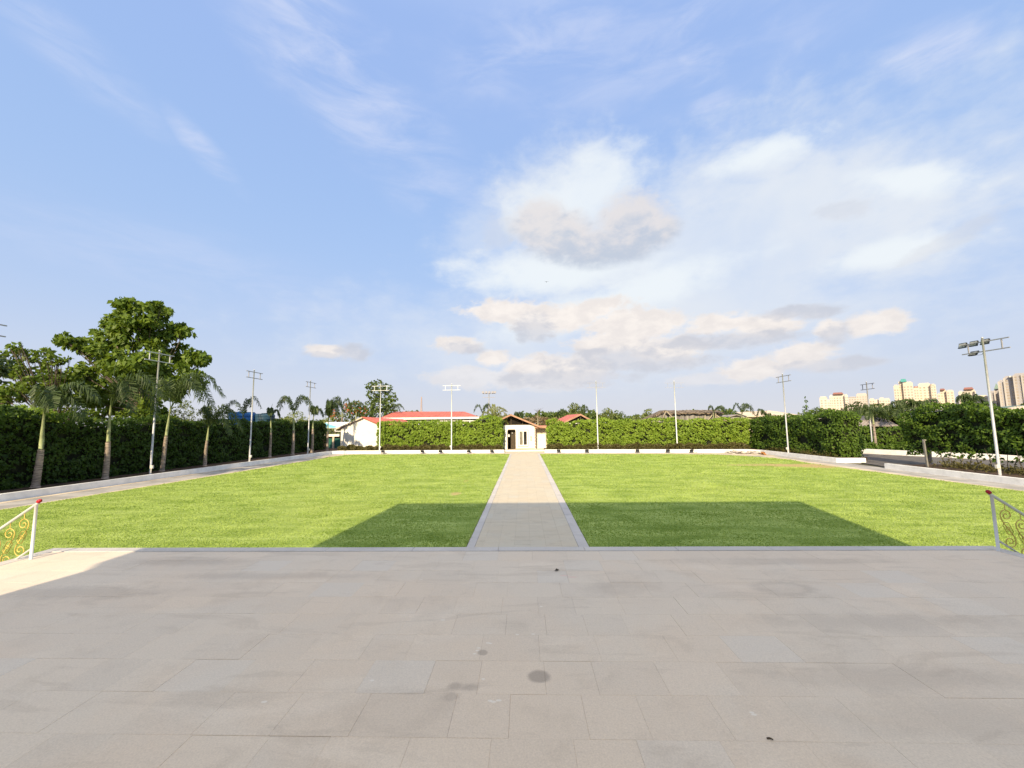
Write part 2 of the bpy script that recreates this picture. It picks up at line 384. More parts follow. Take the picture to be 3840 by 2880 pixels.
def slab_mat(name, base, warm, stains=True):
    m = bpy.data.materials.new(name); m.use_nodes = True
    g = N(m.node_tree); b = m.node_tree.nodes['Principled BSDF']
    pos = g.new('ShaderNodeNewGeometry').outputs['Position']
    rnd = g.new('ShaderNodeObjectInfo').outputs['Random']
    n1 = g.noise(pos, 0.55, 5, 0.6, 0.6); n2 = g.noise(g.mapping(pos, (1, 1, 1), loc=(4, 9, 0)), 2.4, 6, 0.65, 0.3); n3 = g.noise(pos, 90, 3, 0.7)
    c = g.mix(g.ramp(n1, 0.35, 0.65), base, warm)
    c = g.mix(g.math('MULTIPLY', g.ramp(n2, 0.50, 0.78), 0.35), c, tuple(x*0.66 for x in warm))
    c = g.mix(g.math('MULTIPLY', g.ramp(g.noise(g.mapping(pos, (0.5, 1.6, 1), loc=(2, 3, 0)), 1.1, 5, 0.6, 1.2), 0.56, 0.70), 0.25), c, tuple(min(1, x*1.22) for x in base))
    c = g.mix(1.0, c, g.mix(rnd, (0.965, 0.965, 0.965), (1.025, 1.02, 1.01)), 'MULTIPLY')
    c = g.mix(g.ramp(rnd, 0.92, 0.96, 0.0, 0.40), c, tuple(x*y for x, y in zip(base, (0.93, 1.0, 1.09))))
    n5 = g.noise(g.mapping(pos, (0.55, 2.6, 1), loc=(6, 1, 0)), 1.0, 6, 0.62, 1.8)
    c = g.mix(g.math('MULTIPLY', g.ramp(n5, 0.54, 0.66), 0.30), c, tuple(x*0.70 for x in warm))
    c = g.mix(1.0, c, g.mix(g.ramp(n3, 0.3, 0.7, smooth=False), (0.90, 0.90, 0.90), (1.10, 1.10, 1.10)), 'MULTIPLY')
    if stains:
        wob = g.math('ADD', g.math('MULTIPLY', g.math('SUBTRACT', g.noise(pos, 3.0, 6, 0.65), 0.5), 1.3), g.math('MULTIPLY', g.math('SUBTRACT', g.noise(pos, 24.0, 5, 0.7), 0.5), 0.5))
        def st(px, py, r, ry, fac, colr, ring=False, soft=0.25, w=1.0):
            nonlocal c
            q = G(px, py, TZ)
            v = g.vmath('MULTIPLY', g.vmath('SUBTRACT', pos, q), (1/r, 1/ry, 0))
            d = g.math('ADD', g.vmath('LENGTH', v), g.math('MULTIPLY', wob, w))
            k = g.ramp(d, 1.0+soft, 1.0-soft)
            if ring: k = g.math('MULTIPLY', k, g.ramp(d, 0.45, 0.95, 0.35, 1.0))
            c = g.mix(g.math('MULTIPLY', k, fac), c, colr)
        dk = (0.26, 0.215, 0.175)
        st(2022, 2537, 0.085, 0.075, 0.62, dk, w=0.45)
        st(2935, 2207, 0.34, 0.20, 0.26, dk, True, 0.3, 0.8)
        st(1810, 2447, 0.045, 0.045, 0.5, dk, w=0.5)
        st(1705, 2572, 0.05, 0.04, 0.4, dk, soft=0.5); st(1765, 2578, 0.07, 0.035, 0.4, dk, soft=0.5); st(1690, 2612, 0.06, 0.04, 0.28, dk, soft=0.6)
        st(2340, 2205, 0.40, 0.22, 0.20, dk, soft=0.4); st(1500, 2660, 0.35, 0.2, 0.14, dk, True, 0.3)
        st(700, 2105, 0.8, 0.16, 0.28, dk, soft=0.6); st(3250, 2330, 1.0, 0.16, 0.20, dk, soft=0.7, w=1.6); st(3420, 2540, 0.8, 0.12, 0.20, dk, soft=0.7, w=1.6); st(2900, 2105, 1.3, 0.12, 0.22, dk, soft=0.7, w=1.4)
        st(300, 2220, 0.9, 0.16, 0.25, dk, soft=0.6, w=1.5); st(3600, 2700, 0.9, 0.18, 0.16, dk, soft=0.7, w=1.6); st(1000, 2160, 1.2, 0.10, 0.22, dk, soft=0.6, w=1.5)
        wt = (0.80, 0.75, 0.66)
        for (px, py) in ((1790, 2440), (1780, 2452), (1795, 2430), (1840, 2413), (1830, 2411), (1850, 2632), (1838, 2628), (1870, 2627), (1812, 2546), (990, 2632), (1395, 2552), (2030, 2274), (2820, 2672), (2828, 2680), (1940, 2380), (2000, 2378), (1580, 2172), (1660, 2325)):
            st(px, py, 0.014+0.010*random.random(), 0.010, 0.55, wt)
        st(2115, 2158, 0.06, 0.02, 0.45, (0.68, 0.42, 0.36)); st(2145, 2164, 0.06, 0.02, 0.45, (0.68, 0.42, 0.36))
    g.put(b.inputs['Base Color'], c)
    b.inputs['Roughness'].default_value = 0.75; b.inputs['Specular IOR Level'].default_value = 0.25
    bn = g.new('ShaderNodeBump'); bn.inputs['Strength'].default_value = 0.25; bn.inputs['Distance'].default_value = 0.006
    g.put(bn.inputs['Height'], g.math('ADD', g.noise(pos, 60, 4, 0.65), g.math('MULTIPLY', n2, 1.2)))
    g.put(b.inputs['Normal'], bn.outputs[0])
    return m
TZ = 1.28
M_slab = slab_mat('terrace_stone', (0.645, 0.555, 0.445), (0.665, 0.55, 0.425))
M_path = slab_mat('path_stone', (0.545, 0.485, 0.375), (0.56, 0.48, 0.355), False)
M_granite = slab_mat('granite', (0.56, 0.52, 0.475), (0.50, 0.465, 0.43), False)
M_joint = mat('joint_mortar', (0.54, 0.47, 0.385), 0.95, 0.15, 5.0)

def lawn_mat():
    m = bpy.data.materials.new('lawn_turf'); m.use_nodes = True
    g = N(m.node_tree); b = m.node_tree.nodes['Principled BSDF']
    pos = g.new('ShaderNodeNewGeometry').outputs['Position']
    n1 = g.noise(g.mapping(pos, (0.35, 1.4, 1), (0, 0, 0.12)), 1.1, 6, 0.65, 0.4)
    n2 = g.noise(pos, 0.16, 3, 0.5)
    n3 = g.noise(g.mapping(pos, (1.0, 1.6, 1)), 14.0, 4, 0.7)
    c = g.mix(g.ramp(n1, 0.32, 0.68), (0.205, 0.298, 0.055), (0.465, 0.565, 0.165))
    c = g.mix(g.math('MULTIPLY', g.ramp(n2, 0.45, 0.7), 0.35), c, (0.50, 0.54, 0.15))
    c = g.mix(g.math('MULTIPLY', g.ramp(n3, 0.35, 0.65), 0.35), c, (0.17, 0.235, 0.022))
    wob = g.math('MULTIPLY', g.math('SUBTRACT', g.noise(pos, 0.9, 5, 0.65), 0.5), 1.8)
    for (px, py, rx, ry, f) in ((3000, 1747, 2.6, 1.3, 0.85), (2860, 1745, 3.2, 1.0, 0.55), (3080, 1752, 1.5, 0.8, 0.8), (1706, 1855, 0.28, 0.5, 0.75), (1748, 1805, 0.15, 0.7, 0.5)):
        q = G(px, py)
        d = g.math('ADD', g.vmath('LENGTH', g.vmath('MULTIPLY', g.vmath('SUBTRACT', pos, q), (1/rx, 1/ry, 0))), wob)
        c = g.mix(g.math('MULTIPLY', g.ramp(d, 1.2, 0.5), f), c, (0.50, 0.36, 0.17))
    g.put(b.inputs['Base Color'], c); b.inputs['Roughness'].default_value = 0.9; b.inputs['Specular IOR Level'].default_value = 0.1
    bn = g.new('ShaderNodeBump'); bn.inputs['Strength'].default_value = 0.9; bn.inputs['Distance'].default_value = 0.05
    g.put(bn.inputs['Height'], g.math('ADD', g.noise(pos, 30, 4, 0.7), n1)); g.put(b.inputs['Normal'], bn.outputs[0])
    return m
M_lawn = lawn_mat()

# ------------------------------------------------------------------ foliage helpers
def vnoise(p, seed=0, octaves=3):
    """cheap smooth pseudo noise in 3-D, about -1..1"""
    r = np.random.default_rng(1000+seed); out = np.zeros(len(p)); amp = 1.0; tot = 0
    for o in range(octaves):
        for k in range(5):
            w = r.normal(size=3)*(2**o); ph = r.uniform(0, 6.28)
            out += amp*np.sin(p@w+ph)
        tot += amp*2.2; amp *= 0.55
    return out/tot
def unit(v): return v/np.maximum(np.linalg.norm(v, axis=1, keepdims=True), 1e-9)
def leaves_mesh(name, c, nrm, tip, ln, wd, m, fold=0.25):
    """one folded kite per leaf: base, two sides, tip"""
    n = len(c); tip = unit(tip); side = unit(np.cross(tip, nrm)); nn = np.cross(side, tip)
    ln = np.asarray(ln).reshape(-1, 1)*np.ones((n, 1)); wd = np.asarray(wd).reshape(-1, 1)*np.ones((n, 1))
    v = np.empty((n, 4, 3))
    v[:, 0] = c-tip*ln*0.5
    v[:, 1] = c+side*wd*0.5-nn*wd*fold-tip*ln*0.06
    v[:, 2] = c+tip*ln*0.5-nn*ln*0.12
    v[:, 3] = c-side*wd*0.5-nn*wd*fold-tip*ln*0.06
    me = bpy.data.meshes.new(name)
    me.vertices.add(4*n); me.vertices.foreach_set('co', v.reshape(-1))
    idx = np.arange(n)[:, None]*4
    tri = np.concatenate([idx+[0, 1, 2], idx+[0, 2, 3]], axis=1).reshape(-1)
    me.loops.add(6*n); me.loops.foreach_set('vertex_index', tri.astype(np.int32))
    me.polygons.add(2*n); me.polygons.foreach_set('loop_start', np.arange(0, 6*n, 3, dtype=np.int32))
    me.polygons.foreach_set('loop_total', np.full(2*n, 3, dtype=np.int32))
    me.materials.append(m); me.update(calc_edges=True)
    return me

def hedge(label, A, B, th, ztop, zbot, leafm, size, dens, lump=0.22, seed=0, corez=None, bottom_thin=0.0, low=None, ends=(True, True), cat='hedge', bulge=()):
    """a clipped creeper hedge: front line A->B (its outside lies right of A->B), th metres thick"""
    A, B = np.array(A, float), np.array(B, float); L = np.linalg.norm(B-A); u = (B-A)/L; nrm = np.array([u[1], -u[0]])
    base = (A[0], A[1], zbot)
    t = thing('hedge', label, cat, base)
    r = np.random.default_rng(seed+50)
    zt = lambda s: ztop + 0.10*np.sin(s*0.9+seed)+0.07*np.sin(s*2.3+seed*2)+sum(h*np.exp(-((s-c)/w)**2) for c, w, h in bulge)
    # solid dark core, added to block light and keep the leaf gaps dark
    mb = MB(); k = max(2, int(L/1.2)); z0 = corez if corez is not None else zbot
    ss = np.linspace(0.25, L-0.25, k+1)
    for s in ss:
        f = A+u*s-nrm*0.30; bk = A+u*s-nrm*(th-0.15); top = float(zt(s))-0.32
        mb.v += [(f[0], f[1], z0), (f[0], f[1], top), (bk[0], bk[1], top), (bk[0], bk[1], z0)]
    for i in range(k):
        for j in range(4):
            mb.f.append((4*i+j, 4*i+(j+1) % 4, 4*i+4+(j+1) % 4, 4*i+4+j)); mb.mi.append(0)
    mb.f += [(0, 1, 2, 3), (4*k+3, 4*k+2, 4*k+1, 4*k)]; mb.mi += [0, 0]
    part('dark_core', mb, M_core, t, world=True)
    # leaves on front, top and ends
    C = []; O = []
    def face(n, kind):
        if n < 1: return
        if kind == 'front':
            s = r.uniform(0, L, n); top = zt(s); h = zbot+(top-zbot)*r.uniform(0, 1, n)**(1/(1+bottom_thin))
            p = np.stack([A[0]+u[0]*s, A[1]+u[1]*s, h], 1); o = np.tile([nrm[0], nrm[1], 0.25], (n, 1))
        elif kind == 'top':
            s = r.uniform(0, L, n); w = r.uniform(0, th, n); top = zt(s)
            p = np.stack([A[0]+u[0]*s-nrm[0]*w, A[1]+u[1]*s-nrm[1]*w, top], 1); o = np.tile([nrm[0]*0.3, nrm[1]*0.3, 1.0], (n, 1))
        else:
            s0 = 0 if kind == 'a' else L; sg = -1 if kind == 'a' else 1
            w = r.uniform(0, th, n); h = zbot+(zt(s0)-zbot)*r.uniform(0, 1, n)
            p = np.stack([A[0]+u[0]*s0-nrm[0]*w, A[1]+u[1]*s0-nrm[1]*w, h], 1); o = np.tile([u[0]*sg, u[1]*sg, 0.25], (n, 1))
        on = unit(o)
        gap = vnoise(p*np.array([2.4, 2.4, 4.2]), seed+31, 2)+0.5*vnoise(p*np.array([6.0, 6.0, 9.0]), seed+57, 1)
        keep = gap+r.normal(size=n)*0.12 > -0.80
        p, on, gap = p[keep], on[keep], gap[keep]; n = len(p)
        lum = 0.65*vnoise(p*1.5, seed, 3)+0.55*np.clip(gap, -0.7, 0.9)
        p = p+on*(lum*lump+r.uniform(-0.16, 0.07, n))[:, None]
        C.append(p); O.append(on)
    hh = ztop-zbot
    face(int(L*hh*dens), 'front'); face(int(L*th*dens*0.8), 'top')
    if ends[0]: face(int(th*hh*dens), 'a')
    if ends[1]: face(int(th*hh*dens), 'b')
    c = np.concatenate(C); o = np.concatenate(O); n = len(c)
    nr = unit(o+r.normal(size=(n, 3))*0.55+np.array([0, 0, 0.25]))
    tip = unit(o*0.35+r.normal(size=(n, 3))*0.55+np.array([0, 0, -0.75]))
    sz = size*r.uniform(0.65, 1.35, n)
    f = part('foliage', leaves_mesh('foliage', c, nr, tip, sz*1.25, sz*0.85, leafm), None, t, world=True, kind='stuff')
    return t

def shrub_strip(label, A, B, th, h, z, leafm, size, dens, seed):
    A, B = np.array(A, float), np.array(B, float); L = np.linalg.norm(B-A); u = (B-A)/L; nrm = np.array([u[1], -u[0]])
    r = np.random.default_rng(seed); n = int(L*(h+th)*dens)
    s = r.uniform(0, L, n); w = r.uniform(-0.05, th, n); q = r.uniform(0, 1, n)
    top = h*(0.85+0.25*np.sin(s*2.1+seed)*np.sin(s*0.83)+0.15*np.sin(s*5.7))
    front = r.uniform(0, 1, n) < 0.6
    hh = np.where(front, top*q, top*(0.85+0.2*q)); w = np.where(front, r.uniform(-0.12, 0.12, n), w)
    c = np.stack([A[0]+u[0]*s-nrm[0]*w, A[1]+u[1]*s-nrm[1]*w, z+hh], 1)
    o = np.tile([nrm[0], nrm[1], 0.4], (n, 1)); nr = unit(o+r.normal(size=(n, 3))*0.6); tip = unit(o*0.6+r.normal(size=(n, 3))*0.7+np.array([0, 0, 0.4]))
    sz = size*r.uniform(0.6, 1.4, n)
    t = thing('low_shrubs', label, 'shrubs', (A[0], A[1], z))
    part('foliage', leaves_mesh('foliage', c, nr, tip, sz*1.4, sz*0.7, leafm), None, t, world=True, kind='stuff')
    mb = MB(); a = A-nrm*0.14; b = B-nrm*0.14; cc = B-nrm*(th-0.05); d = A-nrm*(th-0.05)
    mb.prism([tuple(a), tuple(b), tuple(cc), tuple(d)], z, z+h*0.55); part('dark_core', mb, M_core, t, world=True)  # dark core added to block light behind the leaves
    return t

def tree(name, label, cat, base, clumps, leafm, size, per, trunk_r=0.15, seed=0, fork=0.45, droop=0.5, aspect=0.7, group=None, barkm=None, flowers=None, shell=0.55):
    """clumps: (centre xyz, radius) ; trunk and limbs reach every clump"""
    r = np.random.default_rng(seed+9)
    t = thing(name, label, cat, base, 0, group)
    b = np.array(base, float); cs = np.array([c for c, _ in clumps]); top = cs[:, 2].max()
    cx = cs.mean(0); fk = np.array([b[0]*0.6+cx[0]*0.4, b[1]*0.6+cx[1]*0.4, b[2]+(cx[2]-b[2])*fork])
    mb = MB()
    mid = (b+fk)/2+np.array([0.05, 0.03, 0])*trunk_r*4
    mb.tube([b-[0, 0, 0.05], b+(mid-b)*0.3, mid, fk], [trunk_r*1.25, trunk_r*1.02, trunk_r*0.9, trunk_r*0.75], 8)
    part('trunk', mb, M_bark if barkm is None else barkm, t, True, world=True)
    lb = MB()
    for c, rad in (clumps[::max(1, len(clumps)//40)]):
        c = np.array(c); m1 = fk+(c-fk)*0.5+r.normal(size=3)*rad*0.12+np.array([0, 0, -0.08*rad])
        k = trunk_r*min(0.45, 0.22+0.1*rad)
        lb.tube([fk, m1, c], [k, k*0.6, k*0.2], 5)
        for _ in range(3):
            e = c+unit(r.normal(size=(1, 3)))[0]*rad*0.8
            lb.tube([m1+(c-m1)*0.6, (c+e)/2, e], [k*0.35, k*0.2, k*0.08], 4)
    part('limbs', lb, M_bark if barkm is None else barkm, t, True, world=True)
    C = []; O = []
    for c, rad in clumps:
        n = int(per*rad*rad) if per else 0
        d = unit(r.normal(size=(n, 3))); q = r.uniform(0, 1, n)**(1/3.0)
        q = shell+(1-shell)*q
        lum = 1+0.28*vnoise(d*2.2+np.array(c)*3, seed, 2)
        p = np.array(c)+d*(rad*q*lum)[:, None]*np.array([1, 1, 0.86])
        C.append(p); O.append(d)
    c = np.concatenate(C); o = np.concatenate(O); n = len(c)
    nr = unit(o*0.8+r.normal(size=(n, 3))*0.55+np.array([0, 0, 0.5]))
    tip = unit(o*0.6+r.normal(size=(n, 3))*0.5+np.array([0, 0, -droop]))
    sz = size*r.uniform(0.6, 1.35, n)
    f = part('crown', leaves_mesh('crown', c, nr, tip, sz*1.2, sz*aspect*1.2, leafm), None, t, world=True, kind='stuff')
    if flowers:
        C = []
        for c0, rad, cnt in flowers:
            d = unit(r.normal(size=(cnt, 3))); d[:, 1] = -abs(d[:, 1]); C.append(np.array(c0)+d*rad*r.uniform(0.75, 1.08, (cnt, 1)))
        c = np.concatenate(C); n = len(c)
        part('blossom', leaves_mesh('blossom', c, unit(r.normal(size=(n, 3))+[0, -0.6, 0.5]), unit(r.normal(size=(n, 3))), size*1.0, size*0.9, L_flame), None, t, world=True, kind='stuff')
    return t

def sprays(cl, k=5, f=0.42, spread=0.85, seed=0):
    r = random.Random(seed); out = []
    for c, rad in cl:
        out.append((c, rad*0.72))
        for _ in range(k):
            a = r.uniform(0, 2*pi); e = r.uniform(-0.9, 1.1); d = Vector((cos(a)*cos(e), sin(a)*cos(e), sin(e)))
            out.append((tuple(Vector(c)+d*rad*spread*r.uniform(0.75, 1.15)), rad*f*r.uniform(0.7, 1.2)))
    return out
def px_clumps(lst, Y, jit=0.5, seed=0):
    r = random.Random(seed); out = []
    for px, py, rp in lst:
        rad = rp*Y/F
        out.append((D(px, py, Y+r.uniform(-1, 1)*jit*rad*2), rad))
    return out

def frond_mesh(pts, leaf_len, m, seed=0, hang=0.9, width=0.05, n=30, rr=0.03):
    """rachis along pts with drooping leaflets on both sides"""
    r = random.Random(seed); pts = [Vector(p) for p in pts]
    seg = [(pts[i+1]-pts[i]).length for i in range(len(pts)-1)]; L = sum(seg)
    def at(s):
        d = s*L
        for i, q in enumerate(seg):
            if d <= q or i == len(seg)-1:
                k = min(1, d/q); return pts[i].lerp(pts[i+1], k), (pts[i+1]-pts[i]).normalized()
            d -= q
    mb = MB()
    path = [at(k/9)[0] for k in range(10)]
    mb.tube(path, [rr*(1-0.8*k/9) for k in range(10)], 4, False)
    n *= 2
    for k in range(n):
        s = 0.14+0.86*k/(n-1)
        p, t = at(min(0.999, s))
        side = t.cross(Vector((0, 0, 1)))
        side = side.normalized() if side.length > 0.05 else Vector((1, 0, 0))
        up = side.cross(t)
        ll = leaf_len*(0.55+0.45*sin(pi*min(1, s*1.05)))*(0.75 if s > 0.9 else 1)
        for sg in (-1, 1):
            d = (side*sg*1.0+t*r.uniform(0.5, 0.9)+up*r.uniform(-0.5, 0.9)).normalized()
            a = p; mid = p+d*ll*0.5; e = p+d*ll*0.78+Vector((0, 0, -1))*ll*hang*r.uniform(0.35, 0.75)
            w = t*(width*0.5)
            mb.add([a-w*0.4, a+w*0.4, mid+w, mid-w, e], [(0, 1, 2, 3), (3, 2, 4)])
    return mb.mesh('frond', m)

def arch(o, d, ln, rise, fall, k=8):
    """points of an arching frond: origin, horizontal heading, reach, rise and end drop"""
    o = Vector(o); d = Vector((d[0], d[1], 0)).normalized(); out = []
    for i in range(k+1):
        s = i/k
        z = rise*sin(min(1.0, s/0.62)*pi/2) - (fall*((s-0.62)/0.38)**1.5 if s > 0.62 else 0)
        out.append(o+d*(ln*s**1.15)+Vector((0, 0, z)))
    return out

def palm(label, base, top, fronds, r0=0.16, shaft=0.34, spear=0.0, seed=0, leafm=None, leaf_len=0.62, trunkm=None, group='palms', name='palm_tree', n=34, hang=0.9, width=0.075):
    """base -> top trunk; upper 'shaft' share is the smooth green crownshaft; fronds: (heading deg from +X, reach, rise, fall)"""
    t = thing(name, label, 'palm', base, 0, group)
    b = Vector(base); e = Vector(top); d = e-b
    P = lambda s: b+d*s+Vector((0.10*sin(s*2.6+seed), 0.04*sin(s*2), 0))*s*(1-s)*2
    mb = MB(); cut = 1-shaft; K = 22; ps = []; rs = []
    for i in range(K+1):
        s = cut*i/K; ps.append(P(s)); rs.append(r0*(1.08-0.55*s)*(1.0+(0.05 if i % 2 else -0.02))+(0.05*r0/0.16 if i == 0 else 0))
    mb.tube(ps, rs, 10); part('trunk', mb, trunkm or M_palmbark, t, True, world=True)
    mb = MB()
    if shaft > 0:
        ps = [P(cut+shaft*i/6) for i in range(7)]
        mb.tube(ps, [r0*k for k in (0.66, 0.66, 0.60, 0.50, 0.40, 0.34, 0.30)], 9); part('crownshaft', mb, M_shaft, t, True, world=True)
    lm = leafm or L_palm
    for i, (hd, reach, rise, fall) in enumerate(fronds):
        pts = arch(e-Vector((0, 0, 0.15)), (cos(radians(hd)), sin(radians(hd))), reach, rise, fall)
        part('frond', frond_mesh(pts, leaf_len, lm, seed*10+i, hang, width, n), None, t, world=True)
    if spear:
        mb = MB(); mb.tube([e, e+Vector((0.03, 0, spear*0.6))+d.normalized()*0.1, e+Vector((0.12*spear, 0, spear))], [0.035, 0.022, 0.005], 5)
        part('spear_leaf', mb, lm, t, world=True)
    return t

# ------------------------------------------------------------------ ground
mb = MB(); mb.add([(-2500, -2500, -0.06), (2500, -2500, -0.06), (2500, 4000, -0.06), (-2500, 4000, -0.06)], [(0, 1, 2, 3)])
struct('ground', mb, mat('field_ground', (0.13, 0.125, 0.06), 0.95, 0.3, 0.05))
# paved drive round the lawn (one sheet), sandy strip along the far side, gutter strip on the left
KL0, KL1 = (-23.55, 4.0), (-22.0, 46.35)            # left kerb face line
KF0, KF1 = (-2.2, 45.3), (2.0, 45.2)
KR0 = (23.75, 42.2)
mb = MB(); mb.prism([(-24.2, -12), (24.2, -12), (24.2, 42.8), (2, 46.0), (-22.6, 47.0)], -0.05, 0.0)
struct('drive', mb, M_concrete)
mb = MB(); mb.add([(-20.9, 41.0, 0.005), (23.4, 38.2, 0.005), (23.72, 42.1, 0.005), (2.0, 45.2, 0.005), (-2.2, 45.25, 0.005), (-21.3, 46.2, 0.005)], [(0, 1, 2, 3, 4, 5)])
struct('far_pavement', mb, M_sand)
mb = MB(); mb.add([(-23.5, 4, 0.005), (-23.05, 4, 0.005), (-22.35, 40, 0.005), (-22.75, 40, 0.005)], [(0, 1, 2, 3)])
mb.add([(-21.5, 4, 0.005), (-20.85, 4, 0.005), (-20.0, 42, 0.005), (-20.5, 42, 0.005)], [(0, 1, 2, 3)])
mb.add([(21.35, 8, 0.005), (21.9, 8, 0.005), (22.7, 38, 0.005), (21.6, 38, 0.005)], [(0, 1, 2, 3)])
struct('gutter_strip', mb, M_sand)
mb = MB(); mb.prism([(24.2, 26.0), (46, 22), (46, 42), (31, 42.5), (25.9, 33)], -0.05, 0.006)
struct('entrance_road', mb, M_asphalt)

# lawn, two halves with a path between
def lawn_outline():
    L = [(-21.0, -6), (-20.85, 8), (-20.8, 16.9), (-20.5, 23), (-20.1, 34), (-19.9, 42.0), (-19.5, 43.6), (-18.6, 44.4), (-14, 44.0), (-1.56, 43.0)]
    R = [(21.9, -6), (21.85, 8), (21.8, 18.5), (21.5, 27), (21.45, 31.5), (21.8, 33.5), (21.6, 35.5), (20.9, 37.3), (19.8, 38.6), (18.6, 40.0), (14.0, 41.2), (1.66, 42.6)]
    return L, R
LO, RO = lawn_outline()
def near_rim(poly):
    mb = MB(); mb.prism(poly, -0.05, 0.03); return mb
lawnL = struct('lawn', near_rim([(-1.56, -6)]+list(reversed(LO))[0:0]+[(-1.56, 43.0)]+list(reversed(LO))[1:]), M_lawn)
lawnR = struct('lawn', near_rim([(1.66, -6)]+RO), M_lawn)
def inside(poly, x, y):
    res = np.zeros(len(x), bool); n = len(poly); j = n-1
    for i in range(n):
        xi, yi = poly[i]; xj, yj = poly[j]
        c = ((yi > y) != (yj > y)) & (x < (xj-xi)*(y-yi)/(yj-yi+1e-12)+xi)
        res ^= c; j = i
    return res
def grass():
    r = np.random.default_rng(3); n = 420000
    d = 8.0+36*r.uniform(0, 1, n)**1.7
    x = r.uniform(-1.35, 1.35, n)*d; y = d
    ok = inside([(-1.5, -6)]+[(-1.5, 43.0)]+list(reversed(LO))[1:], x, y) | inside([(1.6, -6)]+RO, x, y)
    for (px, py, rx, ry) in ((3000, 1747, 2.4, 1.1), (2860, 1745, 2.6, 0.7), (3080, 1752, 1.5, 0.8), (1706, 1855, 0.25, 0.45)):
        q = G(px, py); ok &= (((x-q[0])/rx)**2+((y-q[1])/ry)**2 > 1+0.5*r.normal(size=n))
    x, y = x[ok], y[ok]; n = len(x)
    h = (0.019+0.0009*y)*r.uniform(0.5, 1.5, n); w = (0.010+0.0010*y)*r.uniform(0.7, 1.3, n)
    p = np.stack([x, y, np.full(n, 0.028)], 1)
    cl = 0.75+0.3*vnoise(np.stack([x*1.2, y*2.5, x*0], 1), 5, 3); h *= np.clip(cl, 0.25, 1.3)
    a = r.uniform(0, pi, n)*0.8-pi*0.4; sx = np.stack([np.cos(a), np.sin(a), a*0], 1)
    lean = np.stack([r.normal(size=n)*0.5, r.normal(size=n)*0.5, np.ones(n)], 1)
    v = np.empty((n, 3, 3)); v[:, 0] = p-sx*w[:, None]; v[:, 1] = p+sx*w[:, None]; v[:, 2] = p+lean*h[:, None]
    me = bpy.data.meshes.new('grass'); me.vertices.add(3*n); me.vertices.foreach_set('co', v.reshape(-1))
    me.loops.add(3*n); me.loops.foreach_set('vertex_index', np.arange(3*n, dtype=np.int32))
    me.polygons.add(n); me.polygons.foreach_set('loop_start', np.arange(0, 3*n, 3, dtype=np.int32)); me.polygons.foreach_set('loop_total', np.full(n, 3, dtype=np.int32))
    me.materials.append(L_grass); me.update(calc_edges=True)
    o = link('grass', me); o['kind'] = 'stuff'
grass()

# ------------------------------------------------------------------ path
path = struct('path', (lambda m: (m.prism([(-1.54, 6.5), (1.64, 6.5), (1.64, 43.2), (-1.54, 43.4)], -0.05, 0.012), m)[1])(MB()), M_joint)
cols = [-1.32, -1.12]+[-1.12+0.4133*i for i in range(1, 7)]
cells = []
for i in range(len(cols)-1):
    y = 10.2-random.uniform(0, 0.5)
    while y < 43.3:
        ln = random.choice((0.6, 0.6, 0.75, 0.45)); y2 = min(y+ln, 43.3)
        if y2-y > 0.12: cells.append((y, cols[i], cols[i+1], y2))
        y = y2
cells.sort(); rest = MB()
for k, (y, xa, xb, y2) in enumerate(cells):
    dz = random.uniform(-0.0015, 0.0015)
    bx = ((xa+0.0006, y+0.0006, 0.0), (xb-0.0006, y2-0.0006, 0.036+dz))
    if k < 290:
        m = MB(); c = ((bx[0][0]+bx[1][0])/2, (bx[0][1]+bx[1][1])/2)
        m.cbox((bx[0][0]-c[0], bx[0][1]-c[1], 0), (bx[1][0]-c[0], bx[1][1]-c[1], bx[1][2]), 0.002)
        part('paving_slab', m, M_path, path).location = (c[0], c[1], 0)
    else: rest.cbox(*bx, 0.002)
part('far_paving', rest, M_path, path, kind='stuff')
for xa, xb in ((-1.53, -1.325), (1.365, 1.635)):
    y = 9.9
    while y < 43.2:
        y2 = min(y+random.uniform(0.9, 1.3), 43.3); m = MB()
        m.cbox((xa, y+0.004, 0), (xb, y2-0.004, 0.042+random.uniform(-0.003, 0.003)), 0.006); part('border_stone', m, M_granite, path); y = y2
# cross paving in front of the gatehouse step
mb = MB(); mb.add([(-2.15, 43.3, 0.010), (2.2, 43.1, 0.010), (2.3, 47.6, 0.010), (-2.6, 47.8, 0.010)], [(0, 1, 2, 3)])
struct('forecourt', mb, M_path)

